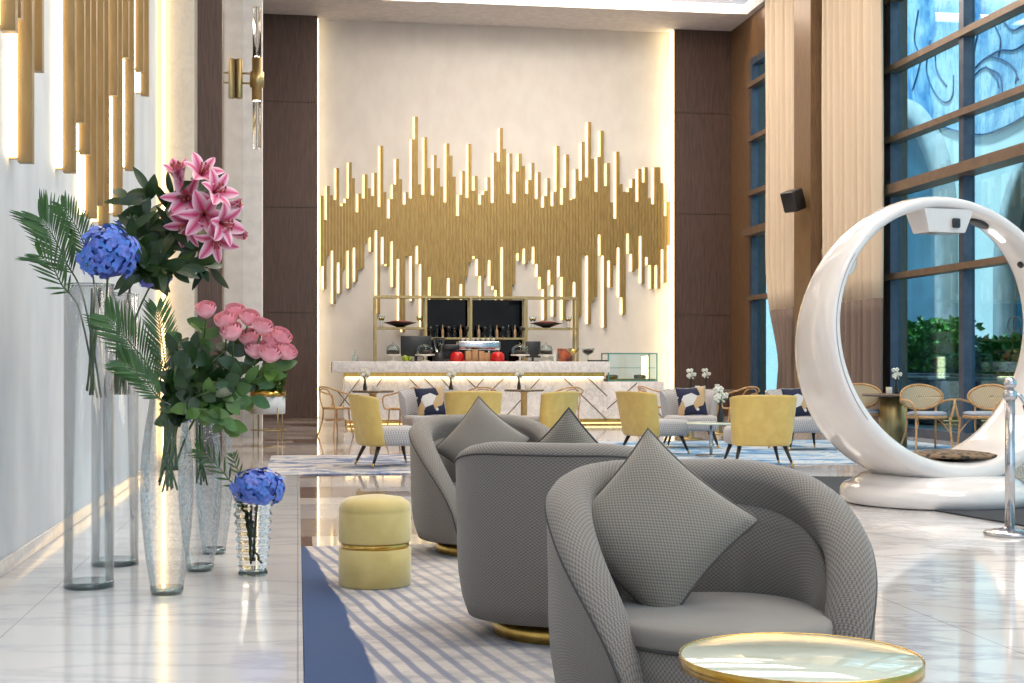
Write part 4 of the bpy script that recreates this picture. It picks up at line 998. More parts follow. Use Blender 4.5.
# ================================================================ WHITE RING SEAT
pc = AT(936, 367, 11.6); RC = Vector((pc.x, pc.y, 0)); ZR = 1.335; RO = 1.195
ring = thing('ring_pod', 'large glossy white ring-shaped pod seat on round base', 'pod seat', RC, R(9))
NR = 96; rg = []
def wdt(a):   # half depth along the ring, a=0 bottom, pi top
    k = 0.5+0.5*cos(a); return 0.15+0.31*k**1.0
def thk(a): return 0.115+0.125*(0.5+0.5*cos(a))**1.1
for k in range(NR):
    a = 2*pi*k/NR; w_, th_ = wdt(a), thk(a); rr_ = []
    for j in range(20):
        b = 2*pi*j/20; ex = 0.55
        cy = math.copysign(abs(cos(b))**ex, cos(b)); cz = math.copysign(abs(sin(b))**ex, sin(b))
        # inner side dished
        rad = RO-th_/2+cz*th_/2*(1.0-(0.22 if cz < 0 else 0.30)*abs(cy)**2)
        if cz < 0: rad += 0.035*(1-abs(cy))*(0.5+0.5*cos(a))
        rr_.append((rad*sin(a), cy*w_, ZR-rad*cos(a)))
    rg.append(rr_)
mb = MB(); n0 = len(rg)
vs = [p for r_ in rg for p in r_]; fs = [(i*20+j, i*20+(j+1) % 20, ((i+1) % n0)*20+(j+1) % 20, ((i+1) % n0)*20+j) for i in range(n0) for j in range(20)]
mb.add(vs, [f[::-1] for f in fs], None, 0, True); mb.build('ring_shell', M['gloss_white'], ring)
MB().lathe([(0.73, 0.002), (0.77, 0.015), (0.785, 0.07), (0.77, 0.13), (0.73, 0.165), (0.70, 0.17), (0.66, 0.20), (0.60, 0.235), (0.40, 0.25)], n=64).build('round_base', M['gloss_white'], ring)
# seam groove on the left limb front
def onring(a, yy, out=0.0, face='front'):
    th_ = thk(a); rad = RO-th_*0.5+out; return (rad*sin(a), yy, ZR-rad*cos(a))
gr = MB()
path = [onring(a, -wdt(a)-0.001, 0.0) for a in [R(-55)-R(2.2)*k for k in range(34)]]
gr.tube(path, 0.0035, 5); gr.build('seam_line', M['seam'], ring)
MB().lathe([(0.0, 0.0), (0.42, 0.0), (0.44, 0.012), (0.42, 0.03), (0.30, 0.042), (0.01, 0.045)], n=36).xf(Matrix.Scale(0.86, 4, (0, 1, 0))).xf(Matrix.Translation((0.20, 0.0, ZR-RO+thk(0)-0.004))).build('seat_cushion', M['spotted'], ring)
pj = MB(); zt_ = ZR+RO-thk(pi)+0.012
top_r = [(-0.235, -0.14), (0.235, -0.14), (0.235, 0.14), (-0.235, 0.14)]; bot_r = [(-0.17, -0.11), (0.17, -0.11), (0.17, 0.11), (-0.17, 0.11)]
pj.loops([[(x+0.03, y, zt_-0.20) for x, y in bot_r], [(x+0.03, y, zt_-0.185) for x, y in [(q[0]*1.04, q[1]*1.04) for q in bot_r]], [(x+0.03, y, zt_-0.01) for x, y in top_r]], sm=False); pj.build('projector_housing', M['gloss_white'], ring)
MB().box(0.06, 0.135, -0.152, -0.128, zt_-0.165, zt_-0.085, 0, 0.012).build('lens', M['black'], ring)
def port(a, rad, sx, m, nm):
    th_ = thk(a); rr = RO-th_-0.004
    mtx = Matrix.Translation((rr*sin(a), 0.0, ZR-rr*cos(a))) @ Matrix.Rotation(-(a), 4, 'Y')
    b = MB().lathe([(0.001, -0.02), (1, -0.02), (1, 0.012), (0.85, 0.016), (0.001, 0.016)], n=24); b.xf(Matrix.Diagonal((rad*sx, rad, 1, 1))); b.xf(mtx); b.build(nm, M[m], ring)
port(R(157), 0.07, 1.3, 'black', 'speaker_port'); port(R(128), 0.028, 1.0, 'black', 'round_port')
for a in (R(146), R(114)):
    rr = RO-thk(a)-0.004; b = MB().box(-0.08, 0.08, -0.025, 0.025, -0.01, 0.01, 0, 0.005); b.xf(Matrix.Translation((rr*sin(a), 0.0, ZR-rr*cos(a))) @ Matrix.Rotation(-a, 4, 'Y')); b.build('light_panel', M['panel_light'], ring)
for a in (R(-128), R(-108), R(-90)):
    rr = RO-thk(a); MB().ell((rr*sin(a), 0, ZR-rr*cos(a)), 0.06, 0.10, 0.13, 18, 10).build('inner_pad', M['gloss_white'], ring)

# ---------------------------------------------------------------- stanchion
p = W(1010, 535); st = thing('queue_post', 'polished steel barrier post with ball top at the right edge', 'barrier post', (p.x, p.y, 0))
MB().lathe([(0.165, 0.0), (0.17, 0.004), (0.17, 0.018), (0.16, 0.028), (0.06, 0.045), (0.045, 0.05), (0.03, 0.06)], n=48).build('base', M['chrome'], st)
MB().lathe([(0.032, 0.05), (0.032, 0.90)], n=24).build('pole', M['chrome'], st)
MB().lathe([(0.034, 0.90), (0.045, 0.91), (0.045, 0.955), (0.03, 0.965), (0.022, 0.975)], n=24).build('collar', M['chrome'], st)
MB().ell((0, 0, 1.01), 0.043, 0.043, 0.043, 20, 12).build('ball_top', M['chrome'], st)
t = thing('barrier_rope', 'red barrier rope with steel hook hanging right from the steel post', 'rope', (p.x, p.y, 0))
MB().tube(interp_path([(0.048, 0, 0.935), (0.07, -0.01, 0.925), (0.10, -0.02, 0.87)], 4), 0.013, 8).build('hook', M['chrome'], t)
MB().tube(interp_path([(0.10, -0.02, 0.87), (0.16, -0.03, 0.72), (0.35, -0.05, 0.52), (0.70, -0.08, 0.45)], 6), 0.022, 10).build('rope', M['red'], t)

# ================================================================ SCONCES, SPEAKER, PLANTER
def sconce(label, loc, axis, s=1.0, g=1.0):
    """axis: unit vector from the wall into the room"""
    t = thing('wall_sconce', label, 'wall lamp', loc); a = Vector(axis)
    bp = a*0.05*s; MB().lathe([(0.045*s, -0.29*g), (0.05*s, -0.28*g), (0.05*s, 0.26*g), (0.045*s, 0.27*g)], c=bp, n=20).build('backplate_tube', M['brass_soft'], t)
    c = a*0.30*s
    for z in (-0.07*g, 0.07*g): MB().tube([bp+Vector((0, 0, z)), c+Vector((0, 0, z))], 0.014*s, 8).build('arm', M['brass_soft'], t)
    MB().lathe([(0.062*s, -0.32*g), (0.072*s, -0.32*g), (0.072*s, -0.13*g), (0.10*s, -0.12*g), (0.10*s, 0.09*g), (0.072*s, 0.10*g), (0.072*s, 0.30*g), (0.062*s, 0.30*g)], c=c, n=28).build('brass_sleeve', M['brass_soft'], t)
    MB().lathe([(0.052*s, -1.0*g), (0.060*s, -0.98*g), (0.060*s, -0.315*g)], c=c, n=24).build('lower_tube', M['tube_glass'], t)
    MB().lathe([(0.060*s, 0.295*g), (0.060*s, 1.0*g), (0.052*s, 1.02*g)], c=c, n=24).build('upper_tube', M['tube_glass'], t)
    MB().lathe([(0.038*s, -0.335*g), (0.038*s, -0.325*g)], c=c, n=16).build('lamp', M['led_cove'], t); MB().lathe([(0.038*s, 0.305*g), (0.038*s, 0.315*g)], c=c, n=16).build('lamp', M['led_cove'], t)
    return t
q = WX(235.5, 78, XS); sconce('tall acrylic and brass wall sconce on polished stone at left', (XS+0.0, q.y, q.z), (1, 0, 0), 1.0)
q = WY(803, 254, 24.3); sconce('small brass wall sconce on the wood pilaster between curtains', (9.42, 24.3, q.z), (0, -1, 0), 0.6, 0.32)
q = AT(797, 191, 25.0); sp = thing('wall_speaker', 'small black speaker mounted on wood pilaster between the curtains', 'speaker', (9.2, 24.7, q.z), R(28))
b = MB().box(-0.42, -0.12, -0.16, 0.16, -0.19, 0.19, 0, 0.03); b.xf(Matrix.Rotation(R(-20), 4, 'Y')); b.build('cabinet', M['black'], sp)
MB().tube([(-0.15, 0, 0), (0.0, 0, 0)], 0.025, 8).build('bracket', M['black'], sp)
p = W(268, 438); pt_ = thing('plant_stand', 'pale round planter with gold rim on thin metal legs near left wood wall', 'planter', (p.x, p.y, 0))
zz0, zz1, zz2 = 0.38, 0.66, 0.74
MB().lathe([(0.25, zz0), (0.27, zz0+0.01), (0.27, zz1)], n=36).build('pot', M['pot'], pt_)
MB().lathe([(0.272, zz1), (0.275, zz1+0.001), (0.275, zz2), (0.262, zz2), (0.262, zz1+0.02), (0.01, zz1+0.01)], n=36).build('gold_rim', M['brass'], pt_)
for a in (R(35), R(125), R(215), R(305)): MB().tube([(0.27*cos(a), 0.27*sin(a), zz0+0.1), (0.27*cos(a), 0.27*sin(a), 0)], 0.012, 6).build('leg', M['brass_soft'], pt_)
MB().tube([(0.27*cos(a), 0.27*sin(a), 0.13) for a in [R(35+k*15) for k in range(25)]], 0.008, 6).build('stretcher', M['brass_soft'], pt_)
t = thing('potted_plant', 'small leafy green plant in the gold-rimmed round planter', 'plant', (p.x, p.y, zz1+0.03))
leafy(MB(), 0, 0, 0.17, 0.22, 0.22, 0.16, 220, 0.13, 9).build('leaves', M['leaf2'], t); MB().tube([(0, 0, 0), (0.01, 0, 0.25)], 0.012, 6).build('stem', M['stem'], t)
# two linked rings printed on the window pane
dq = WX(1014.5, 325, XR+0.095); dk = thing('window_decal', 'two small linked dark rings printed on the window pane at right', 'decal', (XR+0.095, dq.y, dq.z))
for dy in (-0.075, 0.075):
    MB().tube([(0, dy+0.11*cos(2*pi*k/28), 0.11*sin(2*pi*k/28)) for k in range(29)], 0.008, 5, caps=False).build('ring_mark', M['black'], dk)
# ================================================================ GLASS VASES AND FLOWERS
def cyl_vase(label, u, v, t_, rad, ztop, group=None):
    p = AT(u, 400, t_); t = thing('cylinder_vase', label, 'vase', (p.x, p.y, 0.015)); h = ztop-0.015
    MB().lathe([(rad, 0.0), (rad, h), (rad-0.006, h), (rad-0.006, 0.02)], n=48, caps=False).build('glass_wall', M['glass_thin'], t)
    MB().lathe([(rad*0.98, 0.0), (rad, 0.004), (rad, 0.03), (rad*0.96, 0.035)], n=48).build('glass_foot', M['foot_glass'], t)
    MB().lathe([(rad-0.003, h-0.004), (rad+0.002, h-0.004), (rad+0.002, h+0.002), (rad-0.006, h+0.002), (rad-0.003, h-0.004)], n=48, caps=False).build('rim', M['foot_glass'], t)
    MB().lathe([(rad-0.0065, h*0.90), (0.001, h*0.90)], n=48, caps=False).build('water_surface', M['water'], t)
    return t, Vector((p.x, p.y, 0.015))
M['foot_glass'] = thin_glass('thick_foot_glass', (0.68, 0.76, 0.76), 0.5)
V1, P1 = cyl_vase('tallest clear cylinder vase nearest the camera, holding palm fronds', 89, 584, 7.03, 0.122, 1.535)
V2, P2 = cyl_vase('second tall clear cylinder vase, behind the nearest, holding pink lilies', 115, 568, 7.83, 0.128, 1.53)
def bulb_vase(label, u, t_, rad, ztop, m='crackle', slant=0.07):
    p = AT(u, 400, t_); t = thing('bulb_vase', label, 'vase', (p.x, p.y, 0.015)); h = ztop-0.015
    prof = [(0.075, 0), (0.08, 0.01), (0.085, 0.05), (0.11, 0.22), (0.128, 0.42), (0.132, 0.55), (0.126, 0.70), (0.108, 0.84), (0.092, 0.93), (0.082, 1.0)]
    k = rad/0.132; n = 44
    def ring(r, z): return [(r*k*cos(2*pi*j/n), r*k*sin(2*pi*j/n), z*h-(slant*(0.5+0.5*cos(2*pi*j/n))*max(0, (z-0.8)/0.2))) for j in range(n)]
    P_ = [prof[0]]+interp_profile(prof[1:])
    MB().loops([ring(r, z) for r, z in P_], True, False).build('glass_body', M[m], t)
    MB().loops([ring(0.075, 0.0), ring(0.081, 0.012), ring(0.083, 0.035), ring(0.07, 0.04)], True, True).build('glass_foot', M['foot_glass'], t)
    top = ring(0.082, 1.0); MB().tube(top+[top[0]], 0.0035, 6).build('rim', M['foot_glass'], t)
    MB().lathe([(0.104*k, h*0.86), (0.001, h*0.86)], n=n, caps=False).build('water_surface', M['water'], t)
    return t, Vector((p.x, p.y, 0.015))
def interp_profile(P):
    q = interp_path([(r, 0, z) for r, z in P], 4); return [(p.x, p.z) for p in q]
V3, P3 = bulb_vase('nearest tall crackled bulb vase with slanted rim, holding palm and roses', 167, 6.82, 0.127, 0.985)
V4, P4 = bulb_vase('middle crackled bulb vase, partly hidden behind the nearest one', 200, 7.6, 0.118, 0.93)
V5, P5 = bulb_vase('rearmost crackled bulb vase, right behind the other two', 214, 8.3, 0.112, 0.92)
p = AT(253, 400, 7.45); P6 = Vector((p.x, p.y, 0.015))
V6 = thing('ribbed_vase', 'small ribbed crystal vase holding one blue hydrangea', 'vase', P6)
pr = []
for k in range(41):
    z = k/40; r = 0.072+0.030*z; pr.append((r+0.007*sin(z*2*pi*9), z*0.40))
MB().lathe(pr, n=44, caps=False).build('ribbed_body', M['crystal'], V6)
MB().lathe([(0.06, 0.0), (0.072, 0.003), (0.074, 0.03), (0.06, 0.035)], n=44).build('glass_foot', M['foot_glass'], V6)
MB().lathe([(pr[-1][0]-0.004, 0.398), (pr[-1][0]+0.002, 0.398), (pr[-1][0]+0.002, 0.404), (pr[-1][0]-0.004, 0.404), (pr[-1][0]-0.004, 0.398)], n=44, caps=False).build('rim', M['foot_glass'], V6)

def leaf(mb, base, d, up, L, w, curl=0.25, n=6, fold=0.15):
    d = Vector(d).normalized(); sd = d.cross(Vector(up)).normalized(); nn = sd.cross(d).normalized(); vs = []; uv = []
    for i in range(n+1):
        q = i/n; c = Vector(base)+d*L*q - nn*L*curl*q*q; ww = w*sin(pi*min(1, q*0.93+0.05))**0.8
        vs += [c-sd*ww+nn*ww*fold, c, c+sd*ww+nn*ww*fold]; uv += [(0, q), (0.5, q), (1, q)]
    fs = []
    for i in range(n): a = 3*i; fs += [(a, a+1, a+4, a+3), (a+1, a+2, a+5, a+4)]
    mb.add(vs, fs, uv, 0, True)
def at3(u, v, t): return AT(u, v, t)
def frond(label, pts, nl, Lmax, seed, w=0.0058, side=(1, 1), cat='palm frond', grp=None):
    r = random.Random(seed); P = interp_path(pts, 8); c0 = Vector(pts[0])
    t = thing('palm_frond', label, cat, c0, 0, grp)
    MB().tube([q-c0 for q in P], [0.006*(1-0.7*i/len(P)) for i in range(len(P))], 6).build('stalk', M['stem'], t)
    mb = MB(); n = len(P); s0 = int(n*0.42)
    view = Vector((0, -1, 0.15))
    for k in range(nl):
        q = s0+(n-1-s0)*k/(nl-1); i = min(int(q), n-2); f = q-i; c = P[i].lerp(P[i+1], f)-c0; d = (P[i+1]-P[i]).normalized()
        for sgn in (-1, 1):
            sd = d.cross(view).normalized()*sgn; e = (k/(nl-1)); L = Lmax*(0.55+0.75*sin(pi*(0.15+0.75*(1-e)))) * (0.55 if e > 0.9 else 0.8)
            dd = (d*(0.75+0.5*e)+sd*0.75+Vector((0, r.uniform(-.25, .25), r.uniform(-.06, .06)))).normalized()
            leaf(mb, c, dd, view+Vector((r.uniform(-.3, .3), 0, 0)), L, w, 0.12, 5)
    mb.build('leaflets', M['palm'], t); return t
# palm fronds of the tallest vase
T1 = 7.0
foot = P1+Vector((0.06, 0, 0.95))
frond('large palm frond rising left above the tallest cylinder vase', [foot, at3(84, 300, T1), at3(66, 262, T1-0.05), at3(52, 234, T1-0.1), at3(40, 218, T1-0.12)], 24, 0.19, 1)
frond('upright palm frond just left of the blue hydrangea', [foot+Vector((0.02, 0.02, 0)), at3(96, 300, T1+.05), at3(90, 262, T1), at3(78, 230, T1), at3(62, 206, T1)], 22, 0.13, 2)
frond('drooping palm frond at far left below the others', [foot+Vector((-0.02, 0, 0)), at3(80, 312, T1), at3(62, 285, T1-.1), at3(52, 266, T1-.12), at3(40, 256, T1-.15)], 13, 0.15, 3, 0.006)
# palms of the roses vase
T3 = 6.8; f3 = P3+Vector((-0.03, 0, 0.55))
frond('long palm frond reaching left from the roses vase', [f3, at3(168, 410, T3), at3(152, 372, T3), at3(130, 342, T3-.1), at3(108, 318, T3-.15)], 26, 0.17, 4)
frond('palm frond arching up beside the long one, over roses vase', [f3+Vector((0.02, 0.03, 0)), at3(172, 405, T3), at3(166, 370, T3), at3(162, 340, T3), at3(157, 308, T3)], 24, 0.13, 5)
frond('low palm frond spreading left of the roses vase rim', [f3+Vector((0, -0.03, 0)), at3(166, 414, T3-.05), at3(154, 392, T3-.1), at3(140, 375, T3-.1), at3(122, 362, T3-.15)], 20, 0.13, 6)
frond('short narrow palm frond leaning left from small ribbed vase', [P6+Vector((0, 0, 0.2)), at3(245, 502, 7.5), at3(228, 478, 7.5), at3(212, 460, 7.45), at3(198, 450, 7.4)], 9, 0.10, 7, 0.006)
frond('small palm sprig standing behind small ribbed vase', [P6+Vector((0.01, 0.02, 0.2)), at3(248, 500, 7.6), at3(242, 480, 7.6), at3(236, 466, 7.6), at3(233, 456, 7.6)], 7, 0.06, 8, 0.005)

def hydrangea(label, c, rad, foot_, m, seed, sq=0.8):
    r = random.Random(seed); c = Vector(c); foot_ = Vector(foot_); t = thing('hydrangea', label, 'flower', foot_)
    MB().tube(interp_path([(0, 0, 0), (c-foot_)*0.5+Vector((0, 0, 0.03)), c-foot_], 5), 0.006, 6).build('stem', M['stem'], t)
    mb = MB(); N_ = 120
    for k in range(N_):
        z = 1-2*(k+0.5)/N_*0.86; a = k*2.39996; q = sqrt(max(0, 1-z*z)); nv = Vector((q*cos(a), q*sin(a), z)); pc_ = c-foot_+Vector((nv.x*rad, nv.y*rad, nv.z*rad*sq))*r.uniform(0.84, 1.12)
        s1 = nv.cross(Vector((r.random(), r.random(), 1))).normalized(); s2 = nv.cross(s1); fs_ = rad*0.25*r.uniform(0.8, 1.15); a0 = r.random()*pi; nv = (nv+Vector((r.uniform(-.5, .5), r.uniform(-.5, .5), r.uniform(-.5, .5)))).normalized(); s1 = (s1-nv*s1.dot(nv)).normalized(); s2 = nv.cross(s1)
        for j in range(4):
            d = s1*cos(a0+j*pi/2)+s2*sin(a0+j*pi/2); e = nv.cross(d)
            mb.add([pc_, pc_+d*fs_*0.45+e*fs_*0.42+nv*fs_*0.12, pc_+d*fs_*0.95+e*fs_*0.2+nv*fs_*0.05, pc_+d*fs_*0.95-e*fs_*0.2+nv*fs_*0.05, pc_+d*fs_*0.45-e*fs_*0.42+nv*fs_*0.12], [(0, 1, 2, 3, 4)], None, 0, False)
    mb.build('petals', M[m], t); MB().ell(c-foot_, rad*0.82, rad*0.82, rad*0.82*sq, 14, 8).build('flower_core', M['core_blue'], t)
    return t
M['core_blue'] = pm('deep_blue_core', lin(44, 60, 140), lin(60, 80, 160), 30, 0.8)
hydrangea('large blue hydrangea beside palm fronds over the tallest vase', at3(109, 254, T1-0.15), 0.128, P1+Vector((0.07, 0, 1.1)), 'blue_petal', 1, 1.1)
hydrangea('violet-blue hydrangea hanging under the lilies', at3(154, 279, 7.75), 0.085, P2+Vector((0.05, 0, 1.2)), 'violet_petal', 2, 0.65)
hydrangea('vivid blue hydrangea half hidden under the roses\' leaves', at3(200, 410, 7.0), 0.075, P3+Vector((0.03, 0.04, 0.6)), 'blue_petal', 3, 0.8)
hydrangea('blue and violet hydrangea in the small ribbed vase', at3(258, 488, 7.4), 0.128, P6+Vector((0, 0, 0.08)), 'blue_petal', 4, 0.72)

# leafy branches: stem with broad leaves
def branch(label, pts, leaves, L, w, m, seed, spread=1.0, frm=0.3):
    r = random.Random(seed); P = interp_path(pts, 6); c0 = Vector(pts[0]); t = thing('leafy_branch', label, 'foliage', c0)
    MB().tube([q-c0 for q in P], 0.005, 6).build('stem', M['stem'], t)
    mb = MB(); n = len(P)
    for k in range(leaves):
        q = (n-1)*(frm+(1-frm)*(k+r.random()*0.6)/leaves); i = min(int(q), n-2); c = P[i].lerp(P[i+1], q-i)-c0; d = (P[i+1]-P[i]).normalized()
        rv = Vector((r.uniform(-1, 1), r.uniform(-0.8, 0.8), r.uniform(-0.9, 0.8)))*spread
        leaf(mb, c, d*0.5+rv, Vector((r.uniform(-.6, .6), -1, r.uniform(-.2, .8))), L*r.uniform(0.7, 1.2), w*r.uniform(0.8, 1.2), 0.22, 6)
    mb.build('leaves', M[m], t); return t
T2 = 7.78; f2 = P2+Vector((0.04, 0, 0.95))
for k, (tip, mid, nl) in enumerate((((176, 190), (150, 250), 14), ((205, 190), (160, 252), 12), ((150, 190), (142, 240), 15), ((222, 225), (175, 262), 12), ((145, 215), (138, 250), 15), ((198, 258), (165, 272), 12), ((175, 225), (150, 262), 14), ((128, 198), (132, 240), 9), ((212, 265), (170, 268), 8))):
    branch(['lily branch with dark leaves reaching highest above the cylinder vases', 'dark-leaved lily branch behind the top pink lilies', 'dark-leaved branch at upper left of the lily bunch', 'dark-leaved lily branch reaching right under the lilies', 'dark-leaved branch between hydrangea and lilies', 'low dark-leaved branch hanging under the lilies at right', 'dense dark-leaved branch at centre of the lily bunch', 'thin dark-leaved sprig at the far upper left of the lily bunch', 'lowest drooping dark-leaved sprig right of the violet hydrangea'][k],
           [f2+Vector((0.01*k-0.04, 0.012*(k % 3), 0)), at3(130, 288, T2), at3(mid[0], mid[1], T2-0.03*k), at3(tip[0], tip[1], T2-0.1+0.03*k)], nl+9, 0.165, 0.030, 'leaf', 20+k, 1.0, 0.42)
def lily(label, c, aim, size, seed, openness=1.0, grp='stargazer lilies'):
    r = random.Random(seed); c = Vector(c); aim = Vector(aim).normalized(); t = thing('pink_lily', label, 'flower', c, 0, None)
    s1 = aim.cross(Vector((0.1, 0.2, 1))).normalized(); s2 = aim.cross(s1)
    for j in range(6):
        a = j*pi/3+r.uniform(-.12, .12); rd = s1*cos(a)+s2*sin(a); w = size*(0.27 if j % 2 else 0.20); mb = MB(); vs = []; uv = []; n = 8
        for i in range(n+1):
            q = i/n; op = openness; out = q*0.55*op+0.5*op*q*q; fw = q*0.95-0.42*op*q*q*q
            cc = rd*size*out+aim*size*fw; tg = rd.cross(aim); ww = w*sin(pi*min(1, q*0.9+0.06))**0.75*(1 if q < .95 else 0.3)
            for x in (-1, -0.4, 0.4, 1): vs.append(cc+tg*ww*x-rd*ww*0.25*(1-abs(x))); uv.append(((x+1)/2, q))
        fs = [(4*i+x, 4*i+x+1, 4*i+5+x, 4*i+4+x) for i in range(n) for x in range(3)]
        mb.add(vs, fs, uv, 0, True); mb.build('petal', M['lily'], t)
    st = MB()
    for j in range(6):
        a = j*pi/3+0.3; e = (s1*cos(a)+s2*sin(a))*size*0.16+aim*size*0.72; st.tube([Vector((0, 0, 0)), e*0.6, e], 0.0022, 4); st.ell(e, 0.006, 0.006, 0.011, 6, 4)
    st.build('stamens', M['stamen'], t); return t
M['stamen'] = pm('rust_stamen', lin(150, 70, 40), rough=0.7)
Tl = 7.6
LL = [((181, 182), (-0.25, -0.6, 0.9), 0.125, 0.55, 'topmost pink lily, half open and pointing up'), ((199, 178), (0.4, -0.8, 0.6), 0.115, 0.9, 'pink lily just right of the topmost one'), ((189, 200), (-0.1, -1, 0.1), 0.125, 1.0, 'open pink lily facing camera under the topmost one'),
      ((211, 195), (0.6, -0.7, 0.3), 0.12, 0.9, 'pink lily at upper right of the bunch'), ((204, 214), (0.1, -1, -0.2), 0.13, 1.0, 'large open pink lily at the middle of the bunch'), ((191, 222), (-0.4, -0.8, -0.5), 0.115, 1.0, 'pink lily at lower left of the bunch, facing down'),
      ((217, 222), (0.7, -0.7, -0.2), 0.125, 0.9, 'pink lily at right of the bunch'), ((214, 236), (0.2, -0.9, -0.6), 0.115, 1.0, 'lowest open pink lily of the bunch'), ((232, 234), (1.0, -0.3, -0.1), 0.085, 0.25, 'closed pink lily bud at far right of the bunch'), ((226, 206), (1.0, -0.3, 0.2), 0.09, 0.3, 'closed pink lily bud at upper right edge of the bunch')]
for k, (c, aim, s_, op, lbl) in enumerate(LL): lily(lbl, at3(c[0], c[1], Tl+0.04*(k % 3)), aim, s_*1.2, 50+k, op*0.9)

# roses: leafy branches then blooms
TR = 6.85; fr_ = P3+Vector((0.02, 0, 0.6))
for k, (tip, mid) in enumerate((((206, 325), (186, 370)), ((232, 345), (200, 375)), ((256, 360), (210, 385)), ((276, 368), (225, 395)), ((196, 350), (182, 385)), ((220, 400), (200, 402)), ((252, 398), (215, 400)), ((180, 340), (175, 375)), ((243, 380), (208, 392)), ((230, 425), (205, 412)))):
    branch(['leafy rose branch under the lone top rose', 'leafy rose branch below the rose cluster\'s left', 'leafy rose branch under the middle of rose cluster', 'leafy rose branch under the rightmost rose', 'leafy branch with broad leaves at centre of roses vase', 'low leafy rose branch above the bulb vases', 'low leafy rose branch reaching right toward the planter', 'leafy branch next to palm fronds in the roses vase', 'leafy rose branch in the thick of the bunch', 'lowest hanging leafy rose branch above the middle bulb vase'][k],
           [fr_+Vector((0.008*k-0.04, 0.01*(k % 3), 0)), at3(176, 412, TR), at3(mid[0], mid[1], TR-0.02*k), at3(tip[0], tip[1], TR+0.1-0.04*(k % 5))], 25, 0.105, 0.034, 'leaf' if k % 3 else 'leaf2', 70+k, 0.95, 0.3)
def make_rose(label, c, aim, s=0.048, seed=1):
    r = random.Random(seed); c = Vector(c); t = thing('pink_rose', label, 'flower', c)
    ax = Vector(aim).normalized(); s1 = ax.cross(Vector((0.2, 0.1, 1))).normalized(); s2 = ax.cross(s1)
    mb = MB()
    for layer, (n, rad, hgt, op) in enumerate(((3, 0.40, 1.12, -0.12), (4, 0.62, 1.12, -0.08), (5, 0.84, 1.02, 0.0), (6, 0.98, 0.90, 0.10))):
        for j in range(n):
            a0 = j*2*pi/n+layer*0.7+r.uniform(-.15, .15); wd = 2*pi/n*0.72; vs = []; nu, nv = 6, 6
            for iv in range(nv+1):
                q = iv/nv
                for iu in range(nu+1):
                    x = iu/nu*2-1; a = a0+x*wd; rr = s*(rad*sin(min(1, q*0.80+0.14)*pi/1.55)+op*q*q*q*0.8)*(1+0.03*layer); h_ = s*(-0.75+1.55*q*hgt-0.16*x*x*q*q)
                    vs.append(s1*cos(a)*rr+s2*sin(a)*rr+ax*h_)
            mb.add(vs, [(v_*(nu+1)+u_, v_*(nu+1)+u_+1, (v_+1)*(nu+1)+u_+1, (v_+1)*(nu+1)+u_) for v_ in range(nv) for u_ in range(nu)], None, 0, True)
    mb.build('petals', M['rose'], t)
    sp = MB()
    for j in range(5):
        a = j*2*pi/5; d = s1*cos(a)+s2*sin(a); leaf(sp, -ax*s*0.62, d*0.8+ax*0.5, ax, s*0.9, s*0.16, -0.2, 4)
    sp.ell(-ax*s*0.68, s*0.28, s*0.28, s*0.22, 10, 6); sp.tube([-ax*s*0.7, -ax*s*1.8+Vector((-0.02, 0.02, -0.06))], 0.0045, 6); sp.build('sepals_and_stem', M['leaf2'], t); return t
RL = [(206, 311, -0.1, 'lone pink rose at top left, apart from the cluster'), (226, 322, -0.2, 'pink rose at upper left of the cluster'), (235, 313, 0.1, 'topmost pink rose of the cluster'), (232, 333, -0.3, 'large pink rose low at the cluster\'s left side'), (249, 319, 0.3, 'pink rose right of the topmost in the cluster'),
      (250, 339, -0.1, 'pink rose at the middle of the cluster'), (262, 328, 0.3, 'pink rose at upper middle right of the cluster'), (256, 351, 0.0, 'lowest pink rose at middle of the cluster'), (271, 340, 0.4, 'pink rose between the middle and right of the cluster'), (270, 355, 0.2, 'low pink rose right of the lowest middle one'), (286, 353, 0.8, 'rightmost pink rose of the cluster'), (280, 338, 0.7, 'pink rose above the rightmost one')]
for k, (u, v, ax, lbl) in enumerate(RL): make_rose(lbl, at3(u, v, 6.78+0.05*(k % 3)), (ax*0.7, -0.55, 0.8), 0.046+0.004*(k % 2), 90+k)
# stems seen inside the vases
def stems(label, P_, h0, h1, n, rr, seed, lean=(0.0, 0.0)):
    r = random.Random(seed); t = thing('cut_stems', label, 'stems', P_)
    for k in range(n):
        a = r.uniform(0, 2*pi); b_ = r.uniform(0, 2*pi); q = r.uniform(0.2, 1)
        MB().tube(interp_path([(rr*q*cos(a)*0.8, rr*q*sin(a)*0.8, h0+r.uniform(0, 0.05)), (rr*0.3*cos(b_)+lean[0]*0.5, rr*0.3*sin(b_), (h0+h1)/2), (rr*q*cos(b_)*0.7+lean[0], rr*q*sin(b_)*0.7+lean[1], h1)], 4), 0.0055, 6).build('stem', M['stem'], t)
    return t
stems('bundle of green stems in nearest bulb vase', P3, 0.50, 0.95, 16, 0.075, 5, (0.02, 0)); stems('few green stems inside the top of the tallest cylinder vase', P1, 0.95, 1.50, 6, 0.06, 6, (0.05, 0))
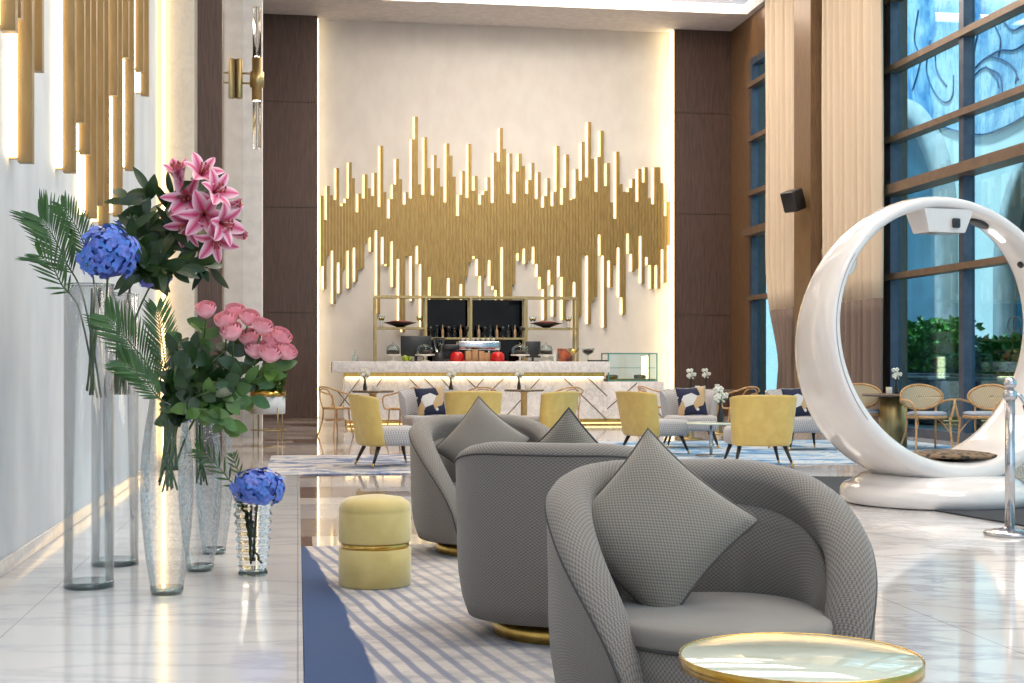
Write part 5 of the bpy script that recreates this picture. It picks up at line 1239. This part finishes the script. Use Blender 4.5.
stems('green stems inside the top of the second cylinder vase', P2, 0.95, 1.48, 8, 0.06, 7, (0.05, 0)); stems('green stems inside the middle bulb vase', P4, 0.45, 0.88, 7, 0.055, 8); stems('single bent stems in the small ribbed vase', P6, 0.05, 0.36, 4, 0.05, 9)
# ================================================================ LIGHT AND CAMERA
w = bpy.data.worlds.new('World'); sc.world = w; w.use_nodes = True
bg = w.node_tree.nodes['Background']; bg.inputs[0].default_value = (0.74, 0.86, 1.0, 1); bg.inputs[1].default_value = 1.8
def area(name, loc, sx, sy, power, c, rot=(0, 0, 0)):
    l = bpy.data.lights.new(name, 'AREA'); l.shape = 'RECTANGLE'; l.size = sx; l.size_y = sy; l.energy = power; l.color = c
    o = bpy.data.objects.new(name, l); C.objects.link(o); o.location = loc; o.rotation_euler = rot; return o
for i, y in enumerate((3, 9, 15, 21, 26.5)):
    area('ceiling_fill', (5.0, y, 9.35), 5.0, 3.0, 420 if i < 4 else 480, (1.0, 0.90, 0.78))  # unseen area lamps added under the upper ceiling to brighten the room
area('cove_light', (5.2, 29.3, 9.0), 8.5, 0.2, 260, (1.0, 0.82, 0.6), (R(60), 0, 0))
sl = bpy.data.lights.new('sun', 'SUN'); sl.energy = 13.0; sl.angle = R(6); sl.color = (1, 0.97, 0.92)
so = bpy.data.objects.new('sun', sl); C.objects.link(so); so.rotation_euler = (0, R(-17), 0); so.location = (10, 20, 20)
cam = bpy.data.cameras.new('camera'); co = bpy.data.objects.new('camera', cam); C.objects.link(co)
co.location = (0, 0, H); co.rotation_euler = (pi/2, 0, -YAW)
cam.sensor_width = 36; cam.lens = F/1024*36; cam.shift_y = (HY-341.5)/1024; cam.clip_end = 200
sc.camera = co
sc.cycles.sample_clamp_indirect = 8.0; sc.cycles.caustics_reflective = False; sc.cycles.caustics_refractive = False; sc.cycles.transparent_max_bounces = 24
sc.view_settings.view_transform = 'Standard'; sc.view_settings.look = 'None'; sc.view_settings.gamma = 1; sc.view_settings.use_curve_mapping = False
sc.view_settings.exposure = 0.0
